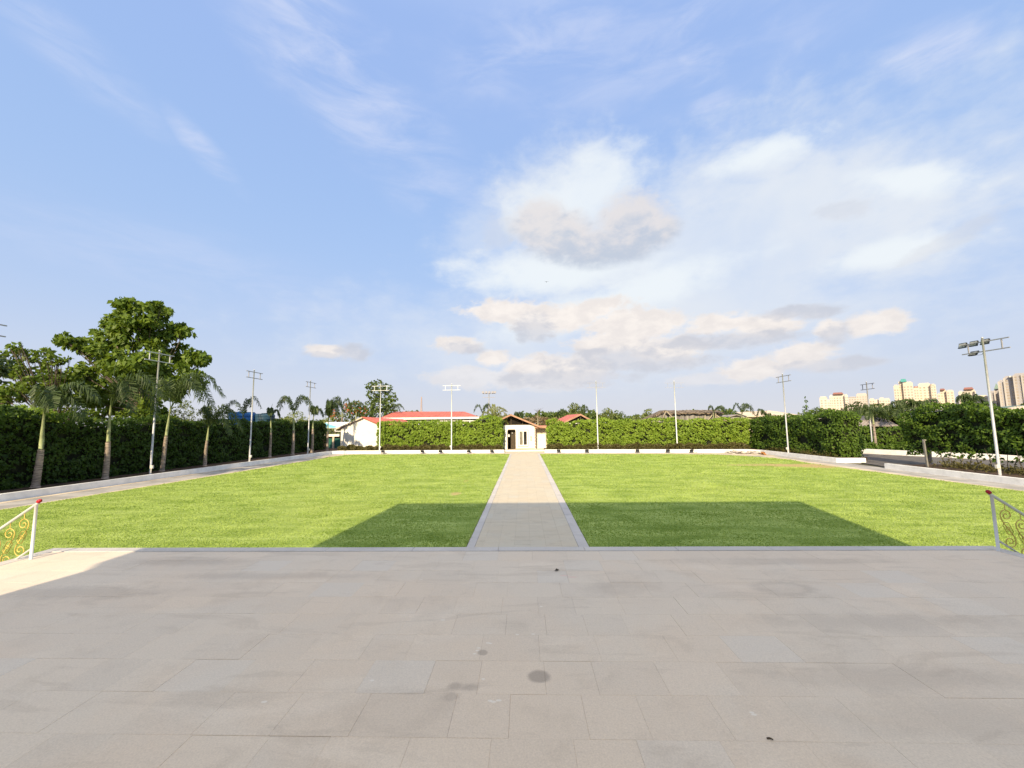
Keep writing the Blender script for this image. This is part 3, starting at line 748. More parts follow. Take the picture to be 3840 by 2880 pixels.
# ------------------------------------------------------------------ terrace
TX0, TX1, TY = -7.62, 7.05, 6.47
terrace = struct('terrace', (lambda m: (m.prism([(TX0, -3.0), (TX1, -3.0), (TX1, TY), (TX0, TY)], -0.05, TZ-0.028), m)[1])(MB()), M_joint)
rows = [6.29, 5.885]; 
while rows[-1] > -2.6: rows.append(rows[-1]-0.4035)
rest = MB(); cnt = 0
for i in range(len(rows)-1):
    y1, y0 = rows[i], rows[i+1]
    x = TX0+0.17; first = True
    while x < TX1-0.17:
        ln = random.choice((0.5, 0.5, 0.5, 0.5, 0.62, 0.38)) if not first else random.uniform(0.2, 0.5)
        first = False; x2 = min(x+ln, TX1-0.17)
        if TX1-0.17-x2 < 0.15: x2 = TX1-0.17
        g_ = random.choice((0.0001, 0.0001, 0.0002, 0.0003, 0.0006)); dz = random.uniform(-0.0012, 0.0012)
        seen = y1 > 1.55 and x < 1.34*y1+0.5 and x2 > -1.34*y1-0.5
        if seen and cnt < 300:
            m = MB(); c = ((x+x2)/2, (y0+y1)/2)
            m.cbox((x+g_-c[0], y0+g_-c[1], -0.03), (x2-g_-c[0], y1-g_-c[1], dz), 0.0012)
            part('paving_slab', m, M_slab, terrace).location = (c[0], c[1], TZ); cnt += 1
        else: rest.cbox((x+g_, y0+g_, TZ-0.03), (x2-g_, y1-g_, TZ+dz), 0.0025)
        x = x2
part('other_paving', rest, M_slab, terrace, kind='stuff')
def coping(a, b):
    ax, ay = a; bx, by = b
    m = MB(); m.cbox((min(ax, bx)+0.002, min(ay, by)+0.002, TZ-0.06), (max(ax, bx)-0.002, max(ay, by)-0.002, TZ+0.006+random.uniform(-0.001, 0.001)), 0.006); part('coping_stone', m, M_granite, terrace)
x = TX0+0.17
for x2 in (-6.0, -4.4, -3.1, -1.75, -0.42, 0.9, 2.3, 3.7, 5.1, 6.2, TX1-0.17):
    coping((x, 6.30), (x2, 6.49)); x = x2
for xa, xb in ((TX0-0.02, TX0+0.17), (TX1-0.17, TX1+0.02)):
    y = 6.49
    while y > 1.0: coping((xa, y-1.15), (xb, y)); y -= 1.15
# flights of steps going down on both sides
for nm, xs, sg in (('steps', TX0, -1), ('steps', TX1, 1)):
    mb = MB()
    for k in range(7):
        z = TZ-0.16*(k+1)
        a, b = xs+sg*0.26*k, xs+sg*0.26*(k+1)
        mb.box((min(a, b), 2.4, -0.05), (max(a, b), 5.82, z))
    struct(nm, mb, M_granite)
# the house behind the viewer whose shade lies over the terrace
mb = MB()
prof = [(-7.55, 0), (7.15, 0), (7.15, 10.4), (-8.85, 10.4), (-8.15, 6.9), (-7.55, 6.5)]
vs = [(x, -2.6, z) for x, z in prof]+[(x if x < 0 else 6.75, -4.6, z) for x, z in prof]; n = len(prof)
mb.add(vs, [tuple(range(n)), tuple(reversed(range(n, 2*n)))]+[(i, n+i, n+(i+1) % n, (i+1) % n) for i in range(n)])
struct('house', mb, M_white)

# stair railings
def railing(label, X, Y, sg):
    t = thing('stair_railing', label, 'railing', (X, Y, TZ), 0, 'railings of the side steps')
    SL = 0.69; hp = 0.80
    mb = MB(); mb.tube([(0, 0, 0), (0, 0, hp)], 0.0195, 12); part('post', mb, M_wpole, t, True)
    mb = MB(); mb.tube([(-sg*0.03, 0, hp+0.02), (sg*2.6, 0, hp+0.02-SL*2.6)], 0.0195, 12); part('handrail', mb, M_wpole, t, True)
    mb = MB(); mb.tube([(0, 0, 0.16), (sg*2.6, 0, 0.16-SL*2.6)], 0.014, 8); part('bottom_rail', mb, M_wpole, t, True)
    mb = MB(); mb.tube([(sg*2.3, 0, hp-SL*2.3), (sg*2.3, 0, -1.28)], 0.026, 12); part('end_post', mb, M_wpole, t, True)
    mb = MB()
    c = Vector((-sg*0.040, 0, hp+0.046)); ax = Vector((-sg, 0, SL)).normalized(); pr = [-0.032, -0.022, 0, 0.016, 0.028, 0.032]; rr = [0.020, 0.026, 0.028, 0.025, 0.016, 0.004]
    mb.tube([c+ax*k for k in pr], rr, 14); part('wrapped_end', mb, M_red, t, True)
    for k in range(9):
        u0 = sg*(0.165+0.205*k); zb = -SL*abs(u0)
        cu = (u0, zb+0.62); cl = (u0-sg*(-0.02)+sg*0.0, zb+0.245)
        pts = []
        for i in range(34):                         # upper spiral, wound outwards
            a = i/33; th = radians(90+ -sg*0+0)+(1-a)*2.35*pi*(1 if sg < 0 else -1); rad = 0.012+0.066*a
            pts.append((cu[0]+rad*cos(th+(pi*0 if sg < 0 else 0)), 0, cu[1]+rad*sin(th)))
        lo = []
        for i in range(34):
            a = i/33; th = radians(270)+(1-a)*2.35*pi*(1 if sg < 0 else -1); rad = 0.012+0.066*a
            lo.append((cl[0]+rad*cos(th), 0, cl[1]+rad*sin(th)))
        m = MB(); m.tube(pts, 0.0075, 5); m.tube(lo, 0.0075, 5)
        # S-shaped link from the outer side of the upper spiral to the other side of the lower one
        a0 = Vector((cu[0]-sg*0.078, 0, cu[1])); b0 = Vector((cl[0]+sg*0.078, 0, cl[1])); link_ = []
        for i in range(9):                          # continue round the upper spiral
            th = pi/2-(pi/2)*i/8; link_.append((cu[0]-sg*0.078*cos(th), 0, cu[1]+0.078*sin(th)))
        for i in range(1, 10):
            s_ = i/10; e_ = s_*s_*(3-2*s_); link_.append((a0.x+(b0.x-a0.x)*e_, 0, a0.z+(b0.z-a0.z)*s_))
        for i in range(9):
            th = (pi/2)*i/8; link_.append((cl[0]+sg*0.078*cos(th), 0, cl[1]-0.078*sin(th)))
        m.tube(link_, 0.0075, 5)
        mid = (a0+b0)/2; dr = (b0-a0).normalized(); pe = Vector((-dr.z, 0, dr.x))
        for q in (1, -1):                           # little lozenge with a ring in its middle
            m.tube([mid-dr*0.10, mid-dr*0.07+pe*0.045*q, mid+dr*0.07+pe*0.045*q, mid+dr*0.10], 0.006, 4)
        m.tube([mid+Vector((0.024*cos(2*pi*i/12), 0, 0.024*sin(2*pi*i/12))) for i in range(13)], 0.006, 4)
        m.tube([(cu[0], 0, cu[1]+0.078), (cu[0], 0, hp-SL*abs(cu[0]))], 0.006, 5)
        m.tube([(cl[0], 0, cl[1]-0.078), (cl[0], 0, 0.16-SL*abs(cl[0]))], 0.006, 5)
        part('scroll', m, M_gold, t, True)
    return t
pl = D(105, 2098, 5.95)
railing('white stair railing with gold scrolls and red wrapped end, in sunlight left of the terrace', -7.34, 5.95, -1)
railing('stair railing with dark scrolls and red end, in shade right of the terrace', 6.89, 6.25, 1)

# small litter on the terrace
m = MB(); a = Vector(G(2875, 2768, TZ+0.006)); b = Vector(G(2900, 2773, TZ+0.006)); m.tube([a, (a+b)/2+Vector((0, 0.004, 0.002)), b], [0.004, 0.005, 0.003], 5)
tag(link('twig', m.mesh('twig', M_wood)), 'short dark twig lying alone on the near right paving', 'twig')
q = Vector(G(2088, 2139, TZ+0.004)); m = MB(); m.add([q+Vector(v) for v in ((-0.03, -0.02, 0.002), (0.005, -0.025, 0.012), (0.035, 0.02, 0.004), (-0.005, 0.03, 0.016))], [(0, 1, 2, 3)])
tag(link('dead_leaf', m.mesh('dead_leaf', M_wood)), 'dark curled dead leaf on the paving before the path', 'leaf')

# ------------------------------------------------------------------ low kerb walls
def wall_line(name, label, pts, th, z1, side=1, joints=6.0):
    """low painted wall along pts, thickened to the left of travel (side=1) or right, in cast lengths"""
    t = thing(name, label, 'low wall', (pts[0][0], pts[0][1], 0)); P = [Vector((x, y)) for x, y in pts]
    offs = []
    for i in range(len(P)):
        d0 = (P[i]-P[i-1]).normalized() if i > 0 else (P[1]-P[0]).normalized()
        d1 = (P[i+1]-P[i]).normalized() if i < len(P)-1 else d0
        n0 = Vector((-d0.y, d0.x)); n1 = Vector((-d1.y, d1.x)); nn = (n0+n1).normalized(); nn = nn/max(0.4, nn.dot(n0))
        offs.append(P[i]+nn*th*side)
    for i in range(len(P)-1):
        L = (P[i+1]-P[i]).length; k = max(1, round(L/joints))
        for j in range(k):
            a = P[i].lerp(P[i+1], j/k); b = P[i].lerp(P[i+1], (j+1)/k-(0.006/L if j < k-1 else 0)); c = offs[i].lerp(offs[i+1], (j+1)/k-(0.006/L if j < k-1 else 0)); d = offs[i].lerp(offs[i+1], j/k)
            m = MB(); poly = [tuple(a), tuple(b), tuple(c), tuple(d)]
            if side < 0: poly = poly[::-1]
            z = z1+random.uniform(-0.004, 0.004); cen = sum((Vector(p) for p in poly), Vector((0, 0)))/4
            ins = [tuple(Vector(p)+(cen-Vector(p)).normalized()*0.02) for p in poly]
            vs = [(x, y, -0.04) for x, y in poly]+[(x, y, z-0.015) for x, y in poly]+[(x, y, z) for x, y in ins]
            m.add(vs, [(3, 2, 1, 0)]+[(q, (q+1) % 4, 4+(q+1) % 4, 4+q) for q in range(4)]+[(4+q, 4+(q+1) % 4, 8+(q+1) % 4, 8+q) for q in range(4)]+[(8, 9, 10, 11)])
            part('wall_length', m, M_kerb, t, world=True)
    return t
wall_line('kerb_wall', 'long pale low wall along the left drive and across to the gatehouse', [(-23.65, 2.0), (-23.38, 17.57), (-22.15, 45.9), (-21.5, 46.35), (-2.25, 45.3)], 0.22, 0.335, 1, 5.0)
wall_line('kerb_wall', 'white low wall from the gatehouse round to the entrance road on the right', [(2.25, 45.1), (23.1, 42.5), (23.75, 41.5), (23.85, 31.75), (25.9, 31.55)], 0.22, 0.335, 1, 5.0)
wall_line('kerb_wall', 'white low wall at the right edge in front of the near hedge', [(23.86, 27.65), (23.7, 18.0), (23.6, 2.0)], 0.22, 0.335, 1, 5.0)
wall_line('kerb_wall', 'white low wall across the entrance road behind the gap in the hedge', [(32.4, 40.6), (34.1, 37.1), (36.6, 33.0), (39, 29.0)], 0.22, 0.45, 1, 6.0)

# planting beds behind the walls
mb = MB()
mb.prism([(-26.6, 2), (-23.8, 2), (-23.55, 17.6), (-22.3, 46.0), (-22.6, 53), (-26.6, 53)], -0.05, 0.27)
mb.prism([(-22.2, 46.6), (-2.3, 45.55), (-2.3, 49.5), (-22.2, 50.5)], -0.05, 0.265)
mb.prism([(2.35, 45.4), (23.2, 42.8), (24.0, 41.6), (24.08, 32.0), (25.8, 31.8), (27.2, 33), (27.4, 46), (2.35, 49)], -0.05, 0.268)
mb.prism([(23.95, 27.4), (23.82, 18), (23.75, 2), (29, 2), (29, 27.4)], -0.05, 0.27)
struct('planting_bed', mb, M_soil)
mb = MB(); mb.add([(24.1, 27.0, 0.285), (24.0, 12, 0.285), (26.9, 12, 0.30), (26.9, 27.0, 0.30)], [(0, 1, 2, 3)])

# ------------------------------------------------------------------ hedges
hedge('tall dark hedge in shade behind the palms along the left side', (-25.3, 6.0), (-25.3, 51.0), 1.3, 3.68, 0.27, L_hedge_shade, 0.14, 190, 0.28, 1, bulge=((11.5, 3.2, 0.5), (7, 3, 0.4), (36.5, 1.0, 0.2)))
hedge('sunlit creeper hedge left of the gatehouse behind two white poles', (-17.7, 48.0), (-2.6, 47.4), 1.2, 3.55, 0.30, L_hedge, 0.165, 175, 0.25, 2, bulge=((13.6, 1.3, 0.55),))
hedge('long sunlit creeper hedge right of the gatehouse', (2.75, 47.2), (25.0, 45.2), 1.2, 3.48, 0.30, L_hedge, 0.165, 175, 0.24, 3, bulge=((0.6, 1.0, 0.1),))
hedge('dark green hedge block on the right, between far corner and entrance road', (25.4, 32.4), (24.85, 45.6), 1.6, 3.5, 0.28, L_hedge, 0.19, 110, 0.26, 4, bulge=((1.2, 2.2, 0.28),)) if False else None
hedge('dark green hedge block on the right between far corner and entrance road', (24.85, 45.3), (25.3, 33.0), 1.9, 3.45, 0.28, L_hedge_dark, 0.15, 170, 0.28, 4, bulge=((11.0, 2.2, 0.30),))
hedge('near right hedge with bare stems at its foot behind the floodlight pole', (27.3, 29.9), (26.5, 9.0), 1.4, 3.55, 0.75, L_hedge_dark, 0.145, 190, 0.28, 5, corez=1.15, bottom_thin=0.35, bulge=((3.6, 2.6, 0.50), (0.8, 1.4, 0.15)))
hedge('hedge far behind the entrance road under the grey tent roofs', (33.5, 42.4), (47.0, 33.5), 1.2, 2.3, 0.1, L_hedge_dark, 0.22, 70, 0.25, 6)
shrub_strip('low brown green shrubs at the foot of the left sunlit hedge and gable wall', (-22.0, 47.2), (-2.55, 46.6), 0.7, 0.55, 0.27, L_low, 0.16, 330, 11)
shrub_strip('low brown green shrubs at the foot of the right sunlit hedge', (2.6, 46.5), (24.3, 44.3), 0.7, 0.55, 0.27, L_low, 0.16, 330, 12)
shrub_strip('leafy dark shrubs between the far white wall and the entrance hedge', (33.0, 41.2), (38.5, 31.2), 1.0, 1.05, 0.0, L_hedge_dark, 0.2, 160, 13)
def bed_plants():
    r = np.random.default_rng(44); C = []
    for (xa, ya, xb, yb, n, s) in ((26.4, 26.5, 26.2, 12, 2400, 0.45), (24.9, 42, 25.0, 33.2, 700, 0.25)):
        k = r.uniform(0, 1, n); C.append(np.stack([xa+(xb-xa)*k+r.normal(size=n)*s, ya+(yb-ya)*k, 0.28+abs(r.normal(size=n))*0.20], 1))
    c = np.concatenate(C); n = len(c)
    o = link('ground_cover', leaves_mesh('ground_cover', c, unit(r.normal(size=(n, 3))+[0, 0, 0.6]), unit(r.normal(size=(n, 3))+[0, 0, 0.4]), 0.16, 0.09, L_low)); o['kind'] = 'stuff'
bed_plants()
# bare stems and a post under the near right hedge
t = thing('fence_post', 'slim grey concrete post under the hedge end by the entrance road', 'post', (26.9, 26.0, 0.2))
m = MB(); a = D(3477, 1737, 26.0); b = D(3464, 1660, 26.0); m.bar((a[0], 26.0, 0.2), (b[0], 26.0, 1.9), 0.09); part('shaft', m, mat('post_concrete', (0.21, 0.20, 0.18), 0.85), t, world=True)
m = MB(); m.box((a[0]-0.08, 25.92, 1.9), (b[0]+0.09, 26.08, 1.95)); part('cap', m, M_greyroof, t, world=True)
rs = random.Random(5); sm = MB()
for k in range(46):
    y = 27.3-k*0.42+rs.uniform(-0.1, 0.1); x = 27.1+rs.uniform(-0.3, 0.5)
    sm.tube([(x, y, 0.2), (x+rs.uniform(-0.1, 0.1), y+rs.uniform(-0.2, 0.2), 0.8), (x+rs.uniform(-0.2, 0.2), y+rs.uniform(-0.4, 0.4), 1.5)], [0.022, 0.018, 0.01], 5)
st_ = link('hedge_stems', sm.mesh('hedge_stems', M_bark, True)); st_['kind'] = 'stuff'

# ------------------------------------------------------------------ light poles
def light_pole(label, base_px, top_px, zb, axis, Y=None, boxside=1, m=M_wpole, bm=None, lamps=False, half=1.05, boxed=True, bw=0.05, loc=None, h=None, group='tall lamp poles with ladder-like crossbars'):
    if loc is None:
        b = D(*base_px, Y) if Y else G(*base_px, zb); tp = D(*top_px, b[1]); loc = (b[0], b[1], zb); h = tp[2]-zb
    t = thing('light_pole', label, 'light pole', loc, 0, group)
    mb = MB(); mb.tube([(0, 0, -0.05), (0, 0, h*0.55), (0, 0, h)], [0.062, 0.055, 0.042], 10); part('pole', mb, m, t, True)
    mb = MB(); mb.tube([(0, 0, h), (0, 0, h+0.03), (0, 0, h+0.06)], [0.055, 0.06, 0.02], 8); part('cap', mb, m, t, True)
    ax = Vector((cos(axis), sin(axis), 0)); bm = bm or m; off = Vector((-ax.y, ax.x, 0))*-0.06
    z1, z2 = h-0.19, h-0.71
    for z in (z1, z2):
        mb = MB(); mb.bar(ax*-half+off+Vector((0, 0, z)), ax*half+off+Vector((0, 0, z)), bw); part('crossbar', mb, bm, t)
    for s in (-0.70, 0.70):
        mb = MB(); mb.bar(ax*(half*s)+off+Vector((0, 0, z2+0.027)), ax*(half*s)+off+Vector((0, 0, z1-0.027)), bw*0.9); part('strut', mb, bm, t)
    if boxed:
        bx = Vector((0.10*boxside, -0.03, 0.42))
        mb = MB(); mb.box(bx-Vector((0.09, 0.05, 0.09)), bx+Vector((0.09, 0.05, 0.10))); mb.tube([bx-Vector((0, 0, 0.09)), bx+Vector((-0.02*boxside, 0, -0.25)), Vector((0.06*boxside, 0, 0.03))], 0.018, 6)
        part('junction_box', mb, M_box, t)
    return t, h, ax, off, z1, z2
LX = radians(90)
light_pole('lamp pole with bare crossbars in front of the big tree', (563, 1776), (594, 1316), 0.30, LX, bm=M_steel, m=M_steel)
light_pole('grey lamp pole before the left hedge near the blue tanks', (935, 1730), (949, 1388), 0.30, LX, bm=M_bar, m=M_steel)
light_pole('lamp pole beside the last tall palm on the left hedge', (1154, 1701), (1164, 1428), 0.30, LX, bm=M_bar, m=M_steel)
light_pole('cream lit lamp pole at the left end of the sunlit hedge by the gable wall', (1423, 1678), (1427, 1442), 0.30, 0, Y=46.7, boxside=1)
light_pole('white lamp pole in the left sunlit hedge with the long red roof behind', (1693, 1678), (1698, 1440), 0.30, 0, Y=46.4, boxside=-1)
light_pole('thin white pole in the right sunlit hedge beside the small red gable', (2243, 1684), (2237, 1430), 0.30, 0, Y=45.9, boxed=False, bw=0.022, bm=M_faint)
light_pole('thin white pole in the right sunlit hedge before the thatched shelter', (2540, 1676), (2530, 1430), 0.30, 0, Y=45.3, boxside=1, bw=0.022, bm=M_faint)
light_pole('lamp pole with dark crossbars before the right hedge block', (2957, 1699), (2940, 1403), 0.30, LX, bm=M_bar, m=M_steel, boxside=-1)
light_pole('lamp pole standing behind the entrance road before the towers', (3268, 1628), (3251, 1433), 0.02, radians(80), Y=40.5, bm=M_bar, m=M_steel, boxed=False)
light_pole('lamp pole at the far left edge of which only crossbar ends show', None, None, 0.3, LX, bm=M_bar, m=M_steel, loc=(-24.35, 16.72, 0.3), h=7.95)
# the one with floodlights
def lamp_head(t, p, tilt, yaw):
    T = Matrix.Translation(p) @ Euler((radians(tilt), 0, yaw), 'XYZ').to_matrix().to_4x4()
    mb = MB(); mb.box((-0.19, 0.0, -0.14), (0.19, 0.07, 0.14), T); mb.box((-0.13, 0.07, -0.10), (0.13, 0.11, 0.10), T); h_ = part('floodlight', mb, M_black, t)
    mb = MB(); mb.box((-0.165, -0.006, -0.115), (0.165, 0.003, 0.115), T); part('lamp_glass', mb, M_lamp, h_)
    for q in ((-0.2, -0.01, -0.15), (-0.2, -0.01, 0.12)):
        mb = MB(); mb.box(q, (0.2, 0.02, q[2]+0.03), T); part('rim', mb, M_black, h_)
t, h, ax, off, z1, z2 = light_pole('tall pole carrying four floodlights, before the near right hedge', (3747, 1757), (3689, 1268), 0.30, LX, Y=21.9, bm=M_bar, m=M_steel, boxside=-1, half=1.12)
for s, z, ti in ((1.12, z1, -18), (0.56, z1, -18), (0.02, z1, -18), (0.62, z2, -42)):
    lamp_head(t, ax*s+off*1.9+Vector((0, 0, z)), ti, radians(-90))
mb = MB(); mb.tube([ax*0.5+off+Vector((0, 0, z2)), ax*0.35+off+Vector((0, 0, z2-0.16)), ax*0.15+off+Vector((0, 0, z2-0.15)), Vector((0, 0, z2+0.02))], 0.009, 5); part('cable', mb, M_black, t)
# distant pole with a cluster of lamps behind the fan palm
b = D(1834, 1552, 75); t = thing('floodlight_mast', 'distant white mast with a cluster of lamps beyond the fan palm', 'light mast', (b[0], 75, 0)); tp = D(1833, 1470, 75)[2]
mb = MB(); mb.tube([(0, 0, 0), (0, 0, tp)], [0.10, 0.07], 8); part('pole', mb, M_wpole, t, True)
for z in (tp-0.3, tp-1.0):
    mb = MB(); mb.bar((-1.2, 0, z), (1.2, 0, z), 0.08); part('crossbar', mb, M_bar, t)
for x in (-1.1, -0.5, 0.1, 0.7, 1.15):
    mb = MB(); mb.box((x-0.2, -0.2, tp-0.25), (x+0.2, 0.05, tp+0.12)); part('floodlight', mb, M_bar, t)

# ------------------------------------------------------------------ palms of the left bed
def bed_palm(label, bpx, tpx, fronds, zb=0.29, **k):
    b = G(*bpx, zb); tp = D(*tpx, b[1]); palm(label, b, tp, fronds, **k)
GP = 'palms along the left hedge'
bed_palm('nearest leaning palm at the left edge with drooping fan of fronds', (132, 1828), (166, 1545), [(20, 2.1, 1.5, 0.6), (-30, 1.6, 1.2, 0.9), (60, 2.0, 1.6, 0.9), (5, 1.9, 0.9, 1.1), (110, 1.3, 1.3, 0.7), (150, 0.9, 1.4, 0.7)], r0=0.145, seed=1, group=GP, leaf_len=0.85, shaft=0.5)
bed_palm('palm with a tall upright spear leaf before the big tree', (394, 1795), (416, 1520), [(30, 2.2, 1.3, 1.9), (-15, 1.9, 1.6, 1.9), (60, 2.2, 1.8, 1.4), (10, 2.6, 2.0, 1.3)], r0=0.138, seed=2, spear=3.6, group=GP, leaf_len=0.9, shaft=0.5)
bed_palm('palm just right of the first lamp pole with fronds arching right', (607, 1767), (640, 1525), [(35, 2.9, 2.4, 1.4), (-10, 2.5, 2.0, 1.5), (75, 2.4, 2.5, 1.0), (160, 1.4, 2.0, 1.0), (10, 2.7, 1.6, 1.6)], r0=0.125, seed=3, group=GP, leaf_len=0.9, shaft=0.45)
bed_palm('short forked palm with one frond curving down to the right', (768, 1747), (782, 1600), [(15, 2.3, 1.5, 1.7), (150, 0.9, 1.7, 0.3), (60, 1.7, 1.8, 1.3), (185, 0.7, 1.5, 0.3), (-10, 2.0, 1.2, 1.7)], r0=0.12, seed=4, group=GP, leaf_len=0.6, shaft=0.35)
bed_palm('palm with two spreading fronds in front of the blue tank', (903, 1719), (912, 1560), [(172, 1.9, 1.6, 0.7), (12, 1.5, 1.9, 1.0), (-20, 1.0, 1.7, 0.7)], r0=0.14, seed=5, group=GP, n=22, leaf_len=0.5, shaft=0.4)
bed_palm('thin palm with a small tuft and needle spear', (1012, 1715), (1015, 1560), [(140, 0.6, 0.9, 0.5), (30, 0.8, 0.7, 0.7), (-60, 0.7, 0.8, 0.6)], r0=0.12, seed=6, spear=1.2, group=GP, leaf_len=0.45, shaft=0.4)
bed_palm('tall palm with two symmetrical fronds like a letter Y', (1097, 1706), (1101, 1552), [(175, 1.9, 1.9, 1.0), (5, 1.9, 1.9, 1.1), (180, 1.5, 1.9, 1.4), (0, 1.4, 2.0, 0.9)], r0=0.15, seed=7, group=GP, leaf_len=0.6, shaft=0.4, spear=1.4)
bed_palm('small bushy palm close to the third lamp pole', (1169, 1697), (1176, 1560), [(100, 0.7, 1.2, 0.6), (30, 1.0, 0.9, 0.8), (-40, 0.8, 1.1, 0.8), (170, 0.5, 1.2, 0.5)], r0=0.14, seed=8, group=GP, leaf_len=0.6, shaft=0.35)
bed_palm('corner palm at the end of the left hedge with fronds hooking right', (1227, 1690), (1232, 1570), [(10, 1.7, 2.3, 1.4), (-20, 1.4, 2.1, 1.8), (195, 0.4, 1.5, 0.9), (60, 1.4, 1.9, 1.4), (-60, 1.2, 2.3, 0.8), (30, 1.9, 2.0, 1.6), (110, 0.8, 2.2, 0.7)], r0=0.13, seed=9, group=GP, leaf_len=0.7, shaft=0.4)

# ------------------------------------------------------------------ big trees on the left
Y0 = 31.0
cl = px_clumps([(520, 1180, 62), (430, 1200, 55), (600, 1190, 52), (480, 1260, 75), (590, 1270, 70), (390, 1270, 55), (670, 1245, 42), (360, 1330, 60), (450, 1360, 80), (560, 1370, 80), (660, 1340, 62), (720, 1340, 50), (755, 1355, 34),
                (280, 1290, 38), (235, 1270, 28), (330, 1300, 40), (300, 1400, 60), (380, 1440, 75), (500, 1460, 85), (620, 1450, 70), (700, 1420, 52), (330, 1480, 60), (440, 1530, 60), (560, 1530, 60), (690, 1250, 26), (480, 1150, 34), (575, 1150, 30)], Y0, 0.9, 1)
cl = sprays(cl, 6, 0.40, 0.85, 5)
tree('broadleaf_tree', 'tallest tree, dense crown of big drooping leaves behind the left hedge', 'tree', (-29.3, Y0, -0.05), cl, L_big, 0.35, 250, 0.24, 1, 0.5, 0.75, 0.62, shell=0.35)
cl = px_clumps([(60, 1330, 42), (120, 1340, 45), (180, 1345, 36), (235, 1350, 26), (30, 1390, 50), (100, 1400, 55), (180, 1400, 45), (60, 1460, 55), (140, 1460, 55), (215, 1430, 45), (20, 1500, 50), (250, 1480, 50), (60, 1300, 22)], 27.5, 0.7, 2)
cl = sprays(cl, 4, 0.42, 0.9, 6)
tree('loose_tree', 'smaller tree with open glossy crown left of the tallest tree', 'tree', (-32.0, 27.5, -0.05), cl, L_big, 0.23, 270, 0.16, 2, 0.45, 0.35, 0.7, shell=0.35)
cl = px_clumps([(-10, 1360, 36), (10, 1385, 26), (-20, 1400, 40)], 22, 0.6, 3)
tree('edge_tree', 'dark leafy branches poking in at the left frame edge', 'tree', (-30.5, 21.5, -0.05), cl, L_palm, 0.22, 300, 0.14, 3, 0.6)
cl = px_clumps([(60, 1570, 60), (140, 1570, 55), (10, 1560, 55), (180, 1590, 40)], 21.5, 0.2, 4)
tree('creeper_bush', 'bright green creeper bulging over the hedge top at the left edge', 'bush', (-27.6, 21.2, -0.05), cl, L_hedge, 0.17, 700, 0.08, 4, 0.7)
cl = px_clumps([(690, 1545, 42), (650, 1560, 34), (735, 1565, 30), (690, 1515, 22)], 36, 0.5, 5)
tree('feathery_tree', 'pale feathery bush peeping over the hedge right of the tallest tree', 'tree', (-31.2, 36, -0.05), cl, L_pale, 0.16, 420, 0.09, 5, 0.6, 0.1, 0.4)
cl = px_clumps([(1110, 1565, 28), (1085, 1580, 20), (1140, 1580, 20), (1180, 1592, 16)], 58, 0.5, 6)
tree('feathery_tree', 'pale green bush behind the palm with two symmetrical fronds', 'tree', (-32.0, 58, -0.05), cl, L_pale, 0.2, 320, 0.09, 6, 0.6, 0.1, 0.5)

cl = sprays(px_clumps([(215, 1555, 34), (275, 1562, 30), (335, 1560, 34), (395, 1565, 28), (455, 1562, 34), (515, 1566, 30), (575, 1564, 32), (630, 1570, 24)], 28.6, 0.3, 14), 4, 0.5, 0.9, 3)
tree('tangled_bush', 'long tangle of bushes filling the gap under the tallest tree', 'bush', (-28.6, 28.6, -0.05), cl, L_big, 0.24, 330, 0.08, 14, 0.6, 0.4, 0.6)
# tree, flame trees and greenery behind the gable house
cl = px_clumps([(1395, 1445, 22), (1420, 1445, 24), (1450, 1460, 22), (1400, 1480, 26), (1440, 1490, 26), (1475, 1490, 18), (1420, 1520, 34), (1380, 1530, 24), (1460, 1515, 22), (1370, 1550, 30), (1420, 1555, 30), (1465, 1545, 24)], 72, 0.6, 7)
tree('garden_tree', 'mid green tree with broken crown behind the red roofed gable house', 'tree', (-24.3, 72, -0.05), cl, L_tree, 0.36, 130, 0.22, 7, 0.5, 0.3)
cl = px_clumps([(1330, 1525, 28), (1305, 1530, 18), (1355, 1545, 24), (1320, 1555, 22)], 66, 0.5, 8)
fl = [(c, r*1.02, 26) for c, r in cl[:3]]
tree('flame_tree', 'flame tree dotted with orange blossom left of the broken crown tree', 'tree', (-26.8, 66, -0.05), cl, L_tree, 0.3, 170, 0.14, 8, 0.5, flowers=fl)
cl = px_clumps([(1248, 1552, 16), (1270, 1565, 22), (1235, 1580, 20), (1290, 1578, 20), (1210, 1585, 18)], 62, 0.4, 9)
fl = [(cl[0][0], cl[0][1]*1.05, 70), (cl[1][0], cl[1][1], 8)]
tree('flame_tree', 'small bush with one red blossom cluster above the blue tarp', 'bush', (-29.0, 62, -0.05), cl, L_pale, 0.26, 190, 0.10, 9, 0.5, flowers=fl)
